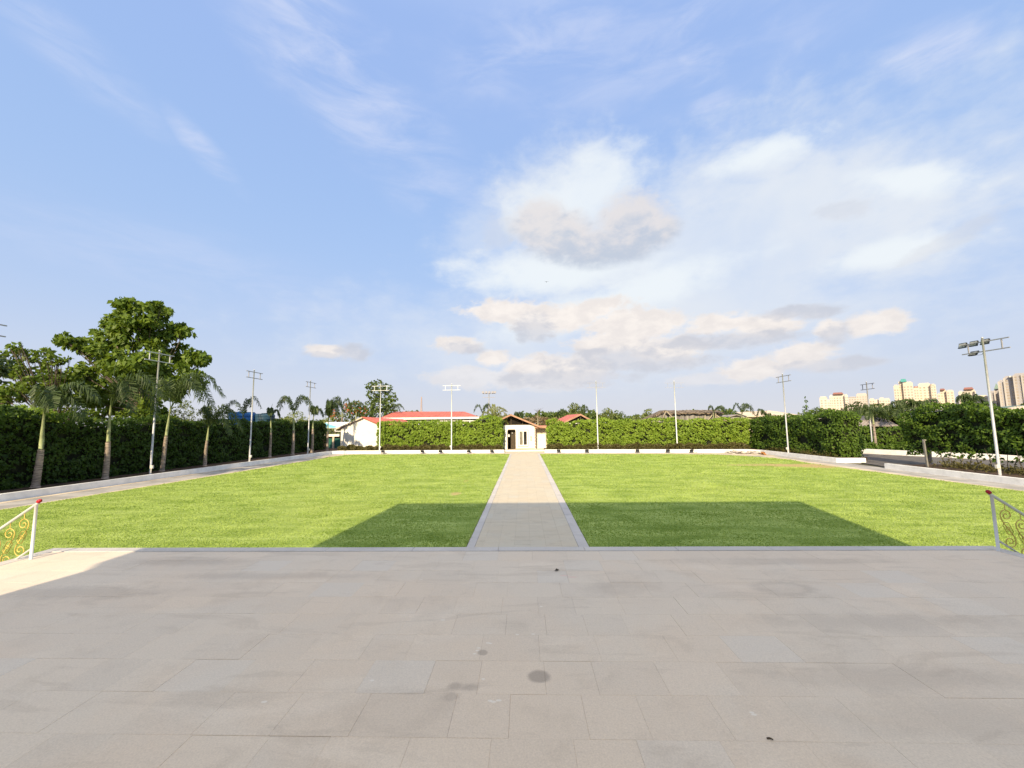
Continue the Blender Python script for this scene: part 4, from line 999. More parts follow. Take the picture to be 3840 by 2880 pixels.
for (lb, bx, by, tx, ty, Y, fr, kw) in (
    ('thin trunked palm rising over the left eave of the gable house', 1281, 1605, 1283, 1525, 58, [(170, 2.0, 1.5, 1.2), (20, 1.2, 1.3, 1.2), (200, 1.0, 1.6, 1.0)], {}),
    ('palm with slanting pale stem behind the gable roof', 1328, 1580, 1338, 1535, 60, [(160, 1.3, 1.2, 1.0), (10, 1.1, 1.1, 0.9)], {}),
    ('hooked palm frond above the left end of the long red roof', 1462, 1560, 1468, 1548, 62, [(175, 0.9, 0.9, 0.9), (10, 1.9, 1.5, 0.8), (-10, 1.5, 1.3, 1.0)], {}),
    ('palm with two curled fronds beside the lamp mast', 1808, 1590, 1811, 1555, 60, [(172, 1.4, 1.6, 1.0), (12, 1.3, 1.8, 0.9), (40, 1.0, 1.6, 0.5)], {}),
    ('dark palm head behind the gatehouse roof', 1943, 1580, 1944, 1566, 66, [(150, 0.8, 1.0, 0.7), (30, 0.9, 0.9, 0.8), (-30, 0.6, 1.0, 0.7), (200, 0.6, 0.9, 0.6)], {}),
    ('palm left of the small red gable', 2107, 1600, 2108, 1560, 68, [(160, 0.9, 1.0, 0.8), (30, 1.0, 1.1, 0.7), (80, 0.7, 1.3, 0.6)], {}),
    ('bushy palm right of the small red gable', 2185, 1590, 2187, 1556, 70, [(150, 1.0, 1.6, 0.5), (30, 1.1, 1.6, 0.6), (60, 0.6, 1.9, 0.3), (-10, 1.3, 1.0, 0.8)], {}),
    ('palm right behind the thatched shelter', 2672, 1580, 2676, 1545, 56, [(150, 0.6, 1.0, 0.5), (10, 2.0, 0.9, 0.9), (-20, 1.6, 0.9, 1.2)], {}),
    ('tall dark palm with two fronds right of the thatched shelter', 2780, 1590, 2782, 1552, 54, [(165, 1.0, 1.5, 0.7), (10, 1.9, 1.3, 1.4), (30, 1.5, 1.5, 0.6)], {}),
    ('palm before the turquoise panelled shed', 2872, 1600, 2874, 1566, 52, [(165, 1.1, 1.2, 1.0), (20, 0.6, 0.6, 0.6), (140, 0.5, 1.0, 0.4)], {'spear': 1.0}),
    ('palm left of the pointed vine clad tree top by the far right hedge', 3086, 1600, 3088, 1560, 48, [(160, 1.0, 0.7, 0.9), (20, 1.0, 0.8, 0.9)], {}),
    ('large dark palm beneath the tallest cream tower', 3385, 1570, 3388, 1545, 44, [(165, 1.9, 0.9, 0.7), (20, 1.6, 1.0, 0.7), (60, 0.9, 1.4, 0.4), (120, 1.0, 1.3, 0.4), (-20, 1.4, 0.6, 0.9), (200, 1.4, 0.5, 0.8)], {}),
    ('palm emerging from the bulge of the near right hedge', 3468, 1570, 3470, 1540, 29.9, [(160, 1.5, 0.9, 0.1), (20, 1.4, 0.9, 0.2), (100, 0.9, 0.8, 0.2), (140, 0.9, 0.7, 0.2), (50, 0.8, 0.8, 0.2)], {}),
    ('dark upright palm before the grey roofs at right', 3640, 1560, 3642, 1512, 36, [(160, 0.9, 0.8, 0.4), (25, 0.9, 0.8, 0.4), (100, 0.5, 1.0, 0.3), (-20, 0.9, 0.6, 0.5), (190, 0.8, 0.6, 0.5)], {}),
    ('slender trunked palm in the entrance behind the road', 3281, 1658, 3273, 1555, 40.2, [(165, 1.5, 0.7, 0.9), (20, 1.5, 0.8, 0.9), (90, 0.8, 1.1, 0.6), (-30, 1.1, 0.7, 0.9), (210, 1.1, 0.6, 0.9)], {})):
    b = D(bx, by, Y); tp = D(tx, ty, Y)
    k = dict(r0=0.13, shaft=0.25, n=22, leaf_len=0.6, width=0.09); k.update(kw)
    palm(lb, (b[0], Y, 0), tp, fr, seed=int(bx), group='palms beyond the hedges', **k)
b = D(1850, 1600, 49.6); palm('pale yellow green fan palm spilling over the hedge end by the gatehouse', (b[0], 49.6, 0), D(1852, 1572, 49.6), [(175, 1.9, 1.0, 0.9), (5, 1.9, 1.1, 1.0), (100, 0.6, 2.0, 0.2), (140, 1.2, 1.4, 0.5), (35, 1.2, 1.7, 0.2), (20, 1.7, 1.5, 0.4), (-40, 1.5, 0.8, 1.2), (-80, 1.2, 0.6, 1.2), (-120, 1.3, 0.7, 1.2), (200, 1.7, 0.6, 1.2), (-10, 2.0, 0.5, 1.4)], r0=0.2, shaft=0.2, seed=77, leafm=L_ypalm, leaf_len=0.55, group='palms beyond the hedges', n=15, width=0.10)

# pointed vine clad top
cl = [(D(3022, 1505, 46.5), 0.20), (D(3020, 1525, 46.5), 0.28), (D(3024, 1545, 46.5), 0.45), (D(3030, 1562, 46.5), 0.62), (D(3032, 1580, 46.5), 0.85), (D(3019, 1490, 46.5), 0.10)]
tree('vine_spire', 'slim pointed tree top clad in vines on the right hedge', 'tree', (cl[4][0][0], 46.5, 0), cl, L_hedge_dark, 0.17, 420, 0.06, 21, 0.8)

# bushes and trees behind the right hedge
def bush(lb, pts, Y, lm, size, per, seed, nm='garden_bush', cat='bush', tr=0.08):
    cl = px_clumps(pts, Y, 0.6, seed); x = sum(c[0][0] for c in cl)/len(cl)
    tree(nm, lb, cat, (x, Y, -0.05), cl, lm, size, per, tr, seed, 0.5, 0.2, 0.6)
bush('light green tree just left of the second red gable', [(2150, 1525, 18), (2165, 1540, 22), (2140, 1550, 16), (2170, 1560, 20)], 74, L_pale, 0.3, 170, 31, 'garden_tree', 'tree')
bush('rounded bush right of the thin white pole', [(2280, 1552, 24), (2260, 1565, 18), (2300, 1565, 18), (2285, 1545, 14)], 62, L_pale, 0.26, 190, 32)
bush('second rounded bush between thin pole and shelter', [(2320, 1556, 20), (2335, 1565, 16), (2312, 1568, 16)], 62, L_tree, 0.26, 190, 33)
bush('lone small tree left of the thatched shelter', [(2430, 1548, 18), (2415, 1560, 14), (2442, 1562, 14), (2428, 1568, 18)], 64, L_pale, 0.26, 200, 34, 'garden_tree', 'tree')
bush('dark tree below the short cream towers', [(3080, 1572, 18), (3110, 1575, 18), (3140, 1568, 20), (3170, 1560, 24)], 52, L_tree, 0.24, 260, 35, 'garden_tree', 'tree', 0.1)
bush('dark wide tree before the middle cream towers', [(3195, 1535, 28), (3225, 1545, 30), (3170, 1550, 22), (3250, 1560, 26), (3215, 1515, 14)], 50, L_palm, 0.22, 300, 36, 'garden_tree', 'tree', 0.12)
bush('green spreading tree right of the entrance lamp pole', [(3290, 1530, 26), (3320, 1540, 26), (3270, 1550, 26), (3345, 1555, 24), (3300, 1560, 28)], 47, L_tree, 0.22, 300, 37, 'garden_tree', 'tree', 0.12)
bush('dark bush beside the dark upright palm at right', [(3690, 1545, 26), (3730, 1552, 24), (3770, 1556, 20)], 40, L_palm, 0.2, 300, 38)
bush('pale bush over the turquoise shed roof', [(2905, 1568, 12), (2925, 1572, 12), (3000, 1562, 14), (3010, 1575, 16)], 58, L_pale, 0.24, 260, 39)
def far_wood(name, x0, x1, Y, ytop, lm, seed, n, size):
    r = np.random.default_rng(seed); C = []
    k = int((x1-x0)/14)
    for i in range(k):
        px = x0+(x1-x0)*(i+r.uniform(0, 1))/k; py = ytop(px)+r.uniform(0, 14); c = np.array(D(px, py, Y+r.uniform(-8, 8))); rad = r.uniform(12, 22)*Y/F
        d = unit(r.normal(size=(n, 3))); C.append(c+d*rad*(r.uniform(0.6, 1.05, (n, 1))))
        m_ = int(n*0.6); d = np.stack([r.normal(size=m_)*rad*0.7, r.normal(size=m_)*rad*0.5, -r.uniform(0, 1, m_)*(c[2]-0.2)], 1); C.append(c+d)
    c = np.concatenate(C); m_ = len(c)
    o = link(name, leaves_mesh(name, c, unit(r.normal(size=(m_, 3))+[0, -0.5, 0.6]), unit(r.normal(size=(m_, 3))), size, size*0.7, lm)); o['kind'] = 'stuff'
far_wood('far_woodland', 1480, 3100, 130, lambda x: 1560+12*sin(x/90)+(6 if x < 1900 else 0), L_tree, 61, 90, 0.9)
far_wood('far_woodland', 560, 1420, 110, lambda x: 1585+8*sin(x/60), L_pale, 62, 70, 0.8)
far_wood('far_woodland', 3040, 3900, 110, lambda x: 1545+10*sin(x/70), L_tree, 63, 70, 0.8)
far_wood('dry_scrub', 1955, 2110, 80, lambda x: 1575+6*sin(x/25), L_dry, 64, 80, 0.5)
far_wood('dry_scrub', 2330, 2420, 75, lambda x: 1572, L_pale, 65, 70, 0.5)
b = D(2018, 1592, 60); t = thing('bare_tree', 'pale bare stem behind the gatehouse with leafless twigs', 'tree', (b[0], 60, 0)); tp = D(2016, 1548, 60)
m = MB(); m.tube([(b[0], 60, 0), (b[0], 60, 2), tp], [0.10, 0.09, 0.06], 6); part('trunk', m, mat('pale_stem', (0.5, 0.45, 0.33), 0.8), t, True, world=True)
m = MB()
for k in range(12):
    a = random.uniform(0, 2*pi); l_ = random.uniform(0.4, 1.1); e = Vector(tp)+Vector((cos(a)*l_*0.8, sin(a)*l_*0.5, l_*0.7)); m.tube([tp, (Vector(tp)+e)/2+Vector((0, 0, 0.1)), e], [0.02, 0.014, 0.006], 4)
part('twigs', m, M_bark, t, world=True)

# ------------------------------------------------------------------ gatehouse
def gatehouse():
    Y = 49.0; P = lambda px, py: D(px, py, Y)
    xl, xr = P(1890, 1640)[0], P(2004.5, 1640)[0]; z0 = 0.16; zt = P(1950, 1594)[2]
    t = thing('gatehouse', 'small white gatehouse with orange gable at the end of the path', 'building', ((xl+xr)/2, Y, 0))
    ax = P(1916, 1553.5); el = P(1880, 1570); er = P(2027, 1599.5)
    dl, dr_ = P(1905, 1640)[0], P(1932, 1640)[0]; dz = P(1918, 1613)[2]
    wl, wr = P(1944, 1640)[0], P(1980, 1640)[0]; wz1, wz0 = P(1960, 1613)[2], P(1960, 1673)[2]
    def wpart(nm, boxes, mm, par=None, lab=None):
        mb = MB()
        for a, b in boxes: mb.box(a, b)
        return part(nm, mb, mm, par or t, world=True, label=lab)
    # front wall with a doorway and a window opening
    wpart('wall', [((xl, Y, z0), (dl, Y+0.2, zt)), ((dl, Y, dz), (dr_, Y+0.2, zt)), ((dr_, Y, z0), (wl, Y+0.2, zt)), ((wl, Y, z0), (wr, Y+0.2, wz0)), ((wl, Y, wz1), (wr, Y+0.2, zt)), ((wr, Y, z0), (xr, Y+0.2, zt)),
                   ((xl, Y+0.2, z0), (xl+0.2, Y+5, zt)), ((xr-0.2, Y+0.2, z0), (xr, Y+5, zt)), ((xl+0.2, Y+4.8, z0), (xr-0.2, Y+5, zt))], M_white)
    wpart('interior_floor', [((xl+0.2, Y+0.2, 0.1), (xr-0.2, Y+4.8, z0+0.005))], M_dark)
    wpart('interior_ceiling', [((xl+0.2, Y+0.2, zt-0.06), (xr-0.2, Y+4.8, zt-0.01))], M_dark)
    wpart('interior_wall', [((xl+0.2, Y+2.2, z0), (xr-0.2, Y+2.25, zt-0.1))], M_wood)
    wpart('base_band', [((dr_, Y-0.025, z0), (xr, Y, z0+0.09))], M_orange)
    # pilaster and door
    wpart('pilaster', [((P(1894.5, 1640)[0], Y-0.35, z0), (P(1903, 1640)[0], Y-0.01, P(1900, 1616)[2]))], M_white)
    wpart('door_frame', [((dl, Y-0.02, dz), (dr_, Y+0.04, dz+0.09)), ((dl-0.06, Y-0.02, z0), (dl, Y+0.04, dz)), ((dr_, Y-0.02, z0), (dr_+0.06, Y+0.04, dz))], M_wood)
    d = wpart('door', [((dl+0.32, Y+0.5, z0+0.01), (dr_-0.02, Y+0.55, dz-0.05))], M_wood, None, 'half open dark plank door')
    for k in range(4):
        xx = dl+0.34+k*0.15; mb = MB(); mb.box((xx, Y+0.48, z0+0.03), (xx+0.13, Y+0.5, dz-0.08)); part('plank', mb, M_wood, d, world=True)
    a, b = P(1917, 1630), P(1924, 1622); mb = MB(); mb.box((a[0], Y+0.44, a[2]), (b[0], Y+0.47, b[2])); part('door_sign', mb, M_black, d, world=True)
    mb = MB(); c = P(1920.5, 1625.5); mb.box((c[0]-0.025, Y+0.43, c[2]-0.03), (c[0]+0.025, Y+0.44, c[2]+0.12)); part('sign_mark', mb, M_white, d, world=True)
    a = P(1908, 1633); mb = MB(); mb.tube([(a[0], Y+0.1, a[2]-0.16), (a[0], Y+0.1, a[2]), (a[0]+0.03, Y+0.1, a[2]+0.16)], [0.12, 0.15, 0.06], 8); part('hanging_bag', mb, M_white, t, True, world=True)
    # window
    f = wpart('window', [((wl, Y-0.03, wz0), (wr, Y+0.05, wz0+0.16)), ((wl, Y-0.03, wz1-0.16), (wr, Y+0.05, wz1)), ((wl, Y-0.03, wz0+0.16), (wl+0.15, Y+0.05, wz1-0.16)), ((wr-0.15, Y-0.03, wz0+0.16), (wr, Y+0.05, wz1-0.16)),
                        (((wl+wr)/2-0.06, Y-0.03, wz0+0.16), ((wl+wr)/2+0.06, Y+0.05, wz1-0.16))], M_white)
    for (a, b, mm, nm) in ((wl+0.15, (wl+wr)/2-0.06, mat('net_curtain', (0.22, 0.20, 0.155), 0.4, 0.25, 3.0, stretch=(5, 5, 0.8)), 'pane'), ((wl+wr)/2+0.06, wr-0.15, mat('dark_pane', (0.02, 0.02, 0.018), 0.1, 0.2, 2.0, spec=0.6), 'pane')):
        mb = MB(); mb.box((a, Y+0.01, wz0+0.16), (b, Y+0.03, wz1-0.16)); part(nm, mb, mm, f, world=True)
    mb = MB()
    for a, b in (((wl-0.05, Y-0.035, wz0-0.05), (wr+0.05, Y-0.005, wz0)), ((wl-0.05, Y-0.035, wz1), (wr+0.05, Y-0.005, wz1+0.05)), ((wl-0.05, Y-0.035, wz0), (wl, Y-0.005, wz1)), ((wr, Y-0.035, wz0), (wr+0.05, Y-0.005, wz1))): mb.box(a, b)
    part('window_trim', mb, M_trim, f, world=True)
    a = P(1991, 1643); mb = MB(); mb.box((a[0]-0.04, Y-0.12, a[2]-0.18), (a[0]+0.04, Y, a[2]+0.18)); mb.box((a[0]-0.07, Y-0.14, a[2]-0.24), (a[0]+0.07, Y, a[2]-0.18)); mb.box((a[0]-0.07, Y-0.14, a[2]+0.18), (a[0]+0.07, Y, a[2]+0.22)); part('wall_lamp', mb, M_orange, t, world=True)
    # brick quoin at the right corner
    for k in range(16):
        z = z0+0.02+k*(zt-z0-0.1)/16; mb = MB(); w = 0.17 if k % 2 else 0.13
        mb.box((xr, Y-0.02, z), (xr+w, Y+0.25, z+0.085)); part('quoin_brick', mb, M_beige if k % 2 else M_white, t, world=True)
    mb = MB(); mb.box((xr, Y+0.0, z0), (xr+0.10, Y+0.22, zt)); part('corner_pier', mb, M_orange, t, world=True)
    # dark gable with timber members, roof and fascia
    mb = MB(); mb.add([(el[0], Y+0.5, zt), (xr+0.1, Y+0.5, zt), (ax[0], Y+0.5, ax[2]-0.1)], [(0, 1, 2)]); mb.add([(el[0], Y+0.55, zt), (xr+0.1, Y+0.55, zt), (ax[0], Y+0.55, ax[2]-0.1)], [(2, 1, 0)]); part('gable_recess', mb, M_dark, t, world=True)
    mb = MB(); mb.bar((ax[0], Y+0.35, zt), (ax[0], Y+0.35, ax[2]-0.15), 0.09); c = (ax[0]+xr)/2; mb.bar((c, Y+0.35, zt), (c, Y+0.35, zt+0.5*(ax[2]-zt)), 0.09); mb.bar((el[0], Y+0.3, zt+0.05), (xr, Y+0.3, zt+0.05), 0.10); part('gable_timbers', mb, M_wood, t, world=True)
    Yf = Y-0.35
    for s, e in (('l', el), ('r', er)):
        mb = MB(); a = Vector((ax[0], Yf, ax[2])); b = Vector((e[0], Yf, e[2])); mb.slab([a, b, b+Vector((0, 6, 0)), a+Vector((0, 6, 0))], 0.12); part('roof', mb, M_redroof, t, world=True)
        mb = MB(); dn = Vector((0, 0, -0.20)); a2 = a+Vector((0, -0.03, 0.02)); b2 = b+Vector((0, -0.03, 0.02)); mb.add([a2, b2, b2+dn, a2+dn, a2+Vector((0, 0.028, 0)), b2+Vector((0, 0.028, 0)), b2+dn+Vector((0, 0.028, 0)), a2+dn+Vector((0, 0.028, 0))], [(0, 1, 2, 3), (7, 6, 5, 4), (0, 4, 5, 1), (3, 2, 6, 7), (1, 5, 6, 2), (0, 3, 7, 4)]); part('fascia', mb, M_orange, t, world=True)
    # side bay at right with white door
    bx0, bx1 = xr+0.17, P(2046, 1640)[0]+0.6; Yb = Y+0.9; bz = P(2040, 1607)[2]
    wpart('side_wall', [((bx0, Yb, z0), (bx1, Yb+0.2, bz+0.2))], M_beige)
    wpart('side_door', [((P(2016.5, 1640)[0], Yb-0.06, z0+0.04), (P(2048, 1640)[0], Yb, P(2030, 1628)[2]))], M_white)
    mb = MB(); a = P(2007, 1599); mb.slab([(bx0-0.1, Y-0.1, a[2]+0.04), (bx1, Y-0.1, a[2]+0.04), (bx1, Y+2.5, a[2]+0.10), (bx0-0.1, Y+2.5, a[2]+0.10)], 0.10); part('side_roof', mb, M_redroof, t, world=True)
    wpart('side_fascia', [((bx0-0.1, Y-0.14, a[2]-0.22), (bx1, Y-0.1, a[2]+0.05))], M_orange)
    # plinth step
    wpart('step', [((P(1895, 1690)[0], Y-1.6, 0), (P(2041, 1690)[0], Y+0.9, z0))], M_white)
    wpart('step_paving', [((P(1895, 1690)[0]+0.02, Y-1.45, z0), (P(2041, 1690)[0]-0.02, Y-0.03, z0+0.012))], M_orange if False else M_sand)
gatehouse()

# second small gable to the right
def small_gable():
    Y = 57.0; P = lambda px, py: D(px, py, Y)
    ax, el, er = P(2177, 1552), P(2112, 1583), P(2225, 1578); zt = el[2]-0.15
    t = thing('gable_hut', 'small red roofed gable rising behind the right hedge', 'building', (ax[0], Y, 0))
    mb = MB(); mb.box((el[0]+0.4, Y+0.4, 0), (er[0]-0.3, Y+5, zt)); part('wall', mb, M_white, t, world=True)
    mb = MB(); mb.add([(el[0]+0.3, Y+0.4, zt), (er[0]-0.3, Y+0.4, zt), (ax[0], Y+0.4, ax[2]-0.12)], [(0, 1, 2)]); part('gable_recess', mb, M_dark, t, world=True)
    mb = MB(); mb.bar((ax[0], Y+0.3, zt), (ax[0], Y+0.3, ax[2]-0.15), 0.10); part('king_post', mb, M_wood, t, world=True)
    for e, back in ((el, -1.2), (er, -1.2)):
        mb = MB(); a = Vector((ax[0], Y, ax[2])); b = Vector((e[0], Y, e[2])); mb.slab([a, b, b+Vector((back, 6, 0)), a+Vector((back, 6, 0))], 0.12); part('roof', mb, M_redroof, t, world=True)
        mb = MB(); a2, b2 = a+Vector((0, -0.04, 0.02)), b+Vector((0, -0.04, 0.02)); dn = Vector((0, 0, -0.24)); th = Vector((0, 0.035, 0)); mb.add([a2, b2, b2+dn, a2+dn, a2+th, b2+th, b2+dn+th, a2+dn+th], [(0, 1, 2, 3), (7, 6, 5, 4), (0, 4, 5, 1), (3, 2, 6, 7), (1, 5, 6, 2), (0, 3, 7, 4)]); part('fascia', mb, M_orange, t, world=True)
small_gable()

# white gable house at left with red roof
def gable_house():
    Y = 50.5; P = lambda px, py, y=Y: D(px, py, y)
    t = thing('gable_house', 'white gable wall with red sheet roof left of the sunlit hedge', 'building', (P(1340, 1600)[0], Y, 0))
    ap = P(1362, 1566); wl = P(1279, 1607); wr = P(1440, 1598)
    mb = MB(); pr = [(wl[0], 0), (wr[0], 0), (wr[0], wr[2]), (ap[0], ap[2]-0.05), (wl[0], wl[2])]; n = 5
    vs = [(x, Y, z) for x, z in pr]+[(x, Y+7, z) for x, z in pr]; mb.add(vs, [tuple(range(n)), tuple(reversed(range(n, 2*n)))]+[(i, n+i, n+(i+1) % n, (i+1) % n) for i in range(n)])
    part('wall', mb, M_white, t, world=True)
    ev = P(1264, 1607.5); a = Vector((ap[0], Y-0.3, ap[2]+0.09)); b = Vector((ev[0], Y-0.3, ev[2]+0.02))
    mb = MB(); mb.slab([a, b, b+Vector((0, 7.5, 0)), a+Vector((0, 7.5, 0))], 0.10); part('left_roof', mb, M_redroof, t, world=True)
    mb = MB(); a2, b2 = a+Vector((0, -0.04, 0.01)), b+Vector((0, -0.04, 0.01)); dn = Vector((0, 0, -0.16)); th = Vector((0, 0.035, 0)); mb.add([a2, b2, b2+dn, a2+dn, a2+th, b2+th, b2+dn+th, a2+dn+th], [(0, 1, 2, 3), (7, 6, 5, 4), (0, 4, 5, 1), (3, 2, 6, 7), (1, 5, 6, 2), (0, 3, 7, 4)]); part('verge_board', mb, M_beige, t, world=True)
    r2 = Vector(P(1512, 1572, 56.0)); e1 = Vector(P(1446, 1601, Y-0.3)); e2 = Vector(P(1545, 1588, 55.0))
    mb = MB(); mb.slab([a, e1, e2, r2], 0.10); part('right_roof', mb, M_redroof, t, world=True)
    for k in range(14):
        s = (k+0.5)/14; p = a.lerp(r2, s); q = e1.lerp(e2, s); mb = MB(); mb.bar(p+Vector((0, 0, 0.015)), q+Vector((0, 0, 0.015)), 0.04, 0.03); part('roof_rib', mb, M_redroof, t, world=True)
    mb = MB(); g1, g2 = P(1257, 1609, Y+1), P(1257, 1617, Y+1); mb.bar((g2[0], Y+1, g2[2]), (wl[0], Y+1, g2[2]-0.03), 0.09); mb.bar((g1[0], Y+1, g1[2]), (g2[0], Y+1, g2[2]), 0.12); part('gutter_pipe', mb, M_wpole, t, world=True)
gable_house()

# long pavilion with a red hip roof
def pavilion():
    Y = 59.0; P = lambda px, py, y=Y: D(px, py, y)
    e0, e1 = P(1425, 1567), P(1796, 1566.5); r0, r1 = P(1482, 1543.5, Y+4), P(1742, 1543.5, Y+4)
    t = thing('pavilion', 'long open pavilion with red hip roof behind the left sunlit hedge', 'building', ((e0[0]+e1[0])/2, Y, 0))
    b0, b1 = Vector((e0[0], Y+8, e0[2])), Vector((e1[0], Y+8, e1[2])); e0, e1, r0, r1 = map(Vector, (e0, e1, r0, r1))
    for nm, q in (('front_roof', [e0, e1, r1, r0]), ('back_roof', [b1, b0, r0, r1]), ('end_roof', [e0, r0, b0]), ('end_roof', [e1, b1, r1])):
        mb = MB(); mb.slab(q, 0.10); part(nm, mb, M_redroof, t, world=True)
    for k in range(36):
        s = (k+0.5)/36; p = e0.lerp(e1, s); q = r0.lerp(r1, min(1, max(0, (p.x-r0.x)/(r1.x-r0.x)))) if r0.x < p.x < r1.x else None
        if q is None: continue
        q.x = p.x; mb = MB(); mb.bar(p+Vector((0, 0, 0.02)), q+Vector((0, 0, 0.02)), 0.04, 0.03); part('roof_rib', mb, M_redroof, t, world=True)
    mb = MB(); mb.box((e0.x, Y-0.12, e0.z-0.30), (e1.x, Y-0.02, e0.z+0.0)); part('fascia', mb, M_white, t, world=True)
    mb = MB(); mb.box((e1.x-0.1, Y-0.16, e1.z-0.2), (e1.x+0.22, Y+0.1, e1.z+0.05)); part('gutter_end', mb, M_white, t, world=True)
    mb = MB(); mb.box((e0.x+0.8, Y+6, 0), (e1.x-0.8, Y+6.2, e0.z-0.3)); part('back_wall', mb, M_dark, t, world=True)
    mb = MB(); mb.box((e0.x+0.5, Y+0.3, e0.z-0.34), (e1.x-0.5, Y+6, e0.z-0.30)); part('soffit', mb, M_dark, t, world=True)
    for k in range(12):
        x = P(1520, 1580)[0]+(P(1785, 1580)[0]-P(1520, 1580)[0])*k/11; mb = MB(); mb.box((x-0.07, Y+0.3, 0), (x+0.07, Y+0.44, e0.z-0.3)); part('post', mb, M_wpole if k % 3 else M_white, t, world=True)
    z = P(1650, 1578)[2]; mb = MB(); mb.box((P(1520, 1580)[0], Y+0.25, z-0.12), (e1.x-0.5, Y+0.3, z+0.03)); part('rail', mb, M_white, t, world=True)
pavilion()

# blue tarp canopy, gateway wall and green gate leaves left of the gable house
def corner_yard():
    Y = 56.0; P = lambda px, py, y=Y: D(px, py, y)
    t = thing('tarp_canopy', 'white and light blue tarp canopy behind the gable house', 'canopy', (P(1270, 1600)[0], Y, 0))
    a, b, c, d = P(1221, 1583), P(1316, 1583), P(1290, 1604.5), P(1222, 1604.5)
    a, b = Vector(a)+Vector((0, 0.3, 0)), Vector(b)+Vector((0, 0.3, 0)); c, d = Vector(c)+Vector((0, -2.2, 0)), Vector(d)+Vector((0, -2.2, 0))
    mb = MB(); mb.slab([a, b, c, d], 0.05); part('sheet', mb, M_white, t, world=True)
    up = Vector((0, -0.02, 0.03)); mb = MB(); mb.slab([a.lerp(d, 0.15)+up, d.lerp(c, 0.92).lerp(b, 0.15)+up, d.lerp(c, 0.80)+up, d.lerp(a, 0.1)+up], 0.02); part('blue_sheet', mb, M_ltblue, t, world=True)
    for px in (1222, 1234, 1312):
        q = P(px, 1600); mb = MB(); mb.bar((q[0], Y-1.5, 0), (q[0], Y-1.5, q[2]-0.1), 0.10); part('post', mb, M_bark, t, world=True)
    t = thing('yard_wall', 'low white wall with green gate panels beside the gable house', 'wall', (P(1250, 1650)[0], 55, 0))
    z1, z0 = P(1250, 1628, 55)[2], P(1250, 1637, 55)[2]
    mb = MB(); mb.box((P(1207, 1630, 55)[0], 55, z0), (P(1272, 1630, 55)[0], 55.25, z1)); part('coping', mb, M_white, t, world=True)
    zg = P(1250, 1644, 55)[2]
    for x0, x1 in ((1229, 1245), (1254, 1275)):
        mb = MB(); mb.box((P(x0, 1650, 55)[0], 55.05, 0), (P(x1, 1650, 55)[0], 55.12, zg)); part('gate_panel', mb, M_green, t, world=True)
    mb = MB(); mb.box((P(1246, 1650, 55)[0], 55.0, 0), (P(1253, 1650, 55)[0], 55.3, z0)); part('pier', mb, M_beige, t, world=True)
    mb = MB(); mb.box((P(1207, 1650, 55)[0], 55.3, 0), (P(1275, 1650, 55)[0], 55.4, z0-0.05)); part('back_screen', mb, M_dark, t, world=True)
corner_yard()

# blue water tanks behind the left hedge
def tank(label, x0, x1, ytop, Y, m, ribs=6, lid=True):
    a, b = D(x0, 1570, Y), D(x1, 1570, Y); r = (b[0]-a[0])/2*0.97; cx = (a[0]+b[0])/2; zt = D((x0+x1)/2, ytop, Y)[2]
    t = thing('water_tank', label, 'water tank', (cx, Y, 0), 0, 'tanks behind the left hedge')
    mb = MB(); pts = [(0, 0, 1.2)]; rr = [r]
    z = 1.2
    while z < zt-0.35:
        for dz, k in ((0.04, 1.0), (0.12, 1.018), (0.20, 1.018), (0.28, 1.0)): pts.append((0, 0, z+dz)); rr.append(r*k)
        z += 0.34
    pts += [(0, 0, zt-0.15), (0, 0, zt)]; rr += [r, r*0.9]
    mb.tube(pts, rr, 28); part('shell', mb, m, t, True)
    mb = MB(); mb.tube([(0, 0, zt), (0, 0, zt+0.08)], [r*0.35, r*0.32], 16); part('lid', mb, m, t, True)
    mb = MB()
    for x in (-1, 1):
        for y in (-1, 1): mb.box((x*r*0.6-0.15, y*r*0.6-0.15, 0), (x*r*0.6+0.15, y*r*0.6+0.15, 1.2))
    part('stand', mb, M_bark, t)
tank('bright blue water tank behind the forked palm', 864, 952, 1546, 44, M_blue)
tank('dark blue water tank right of the bright blue one', 958, 1026, 1552, 45, M_dblue)

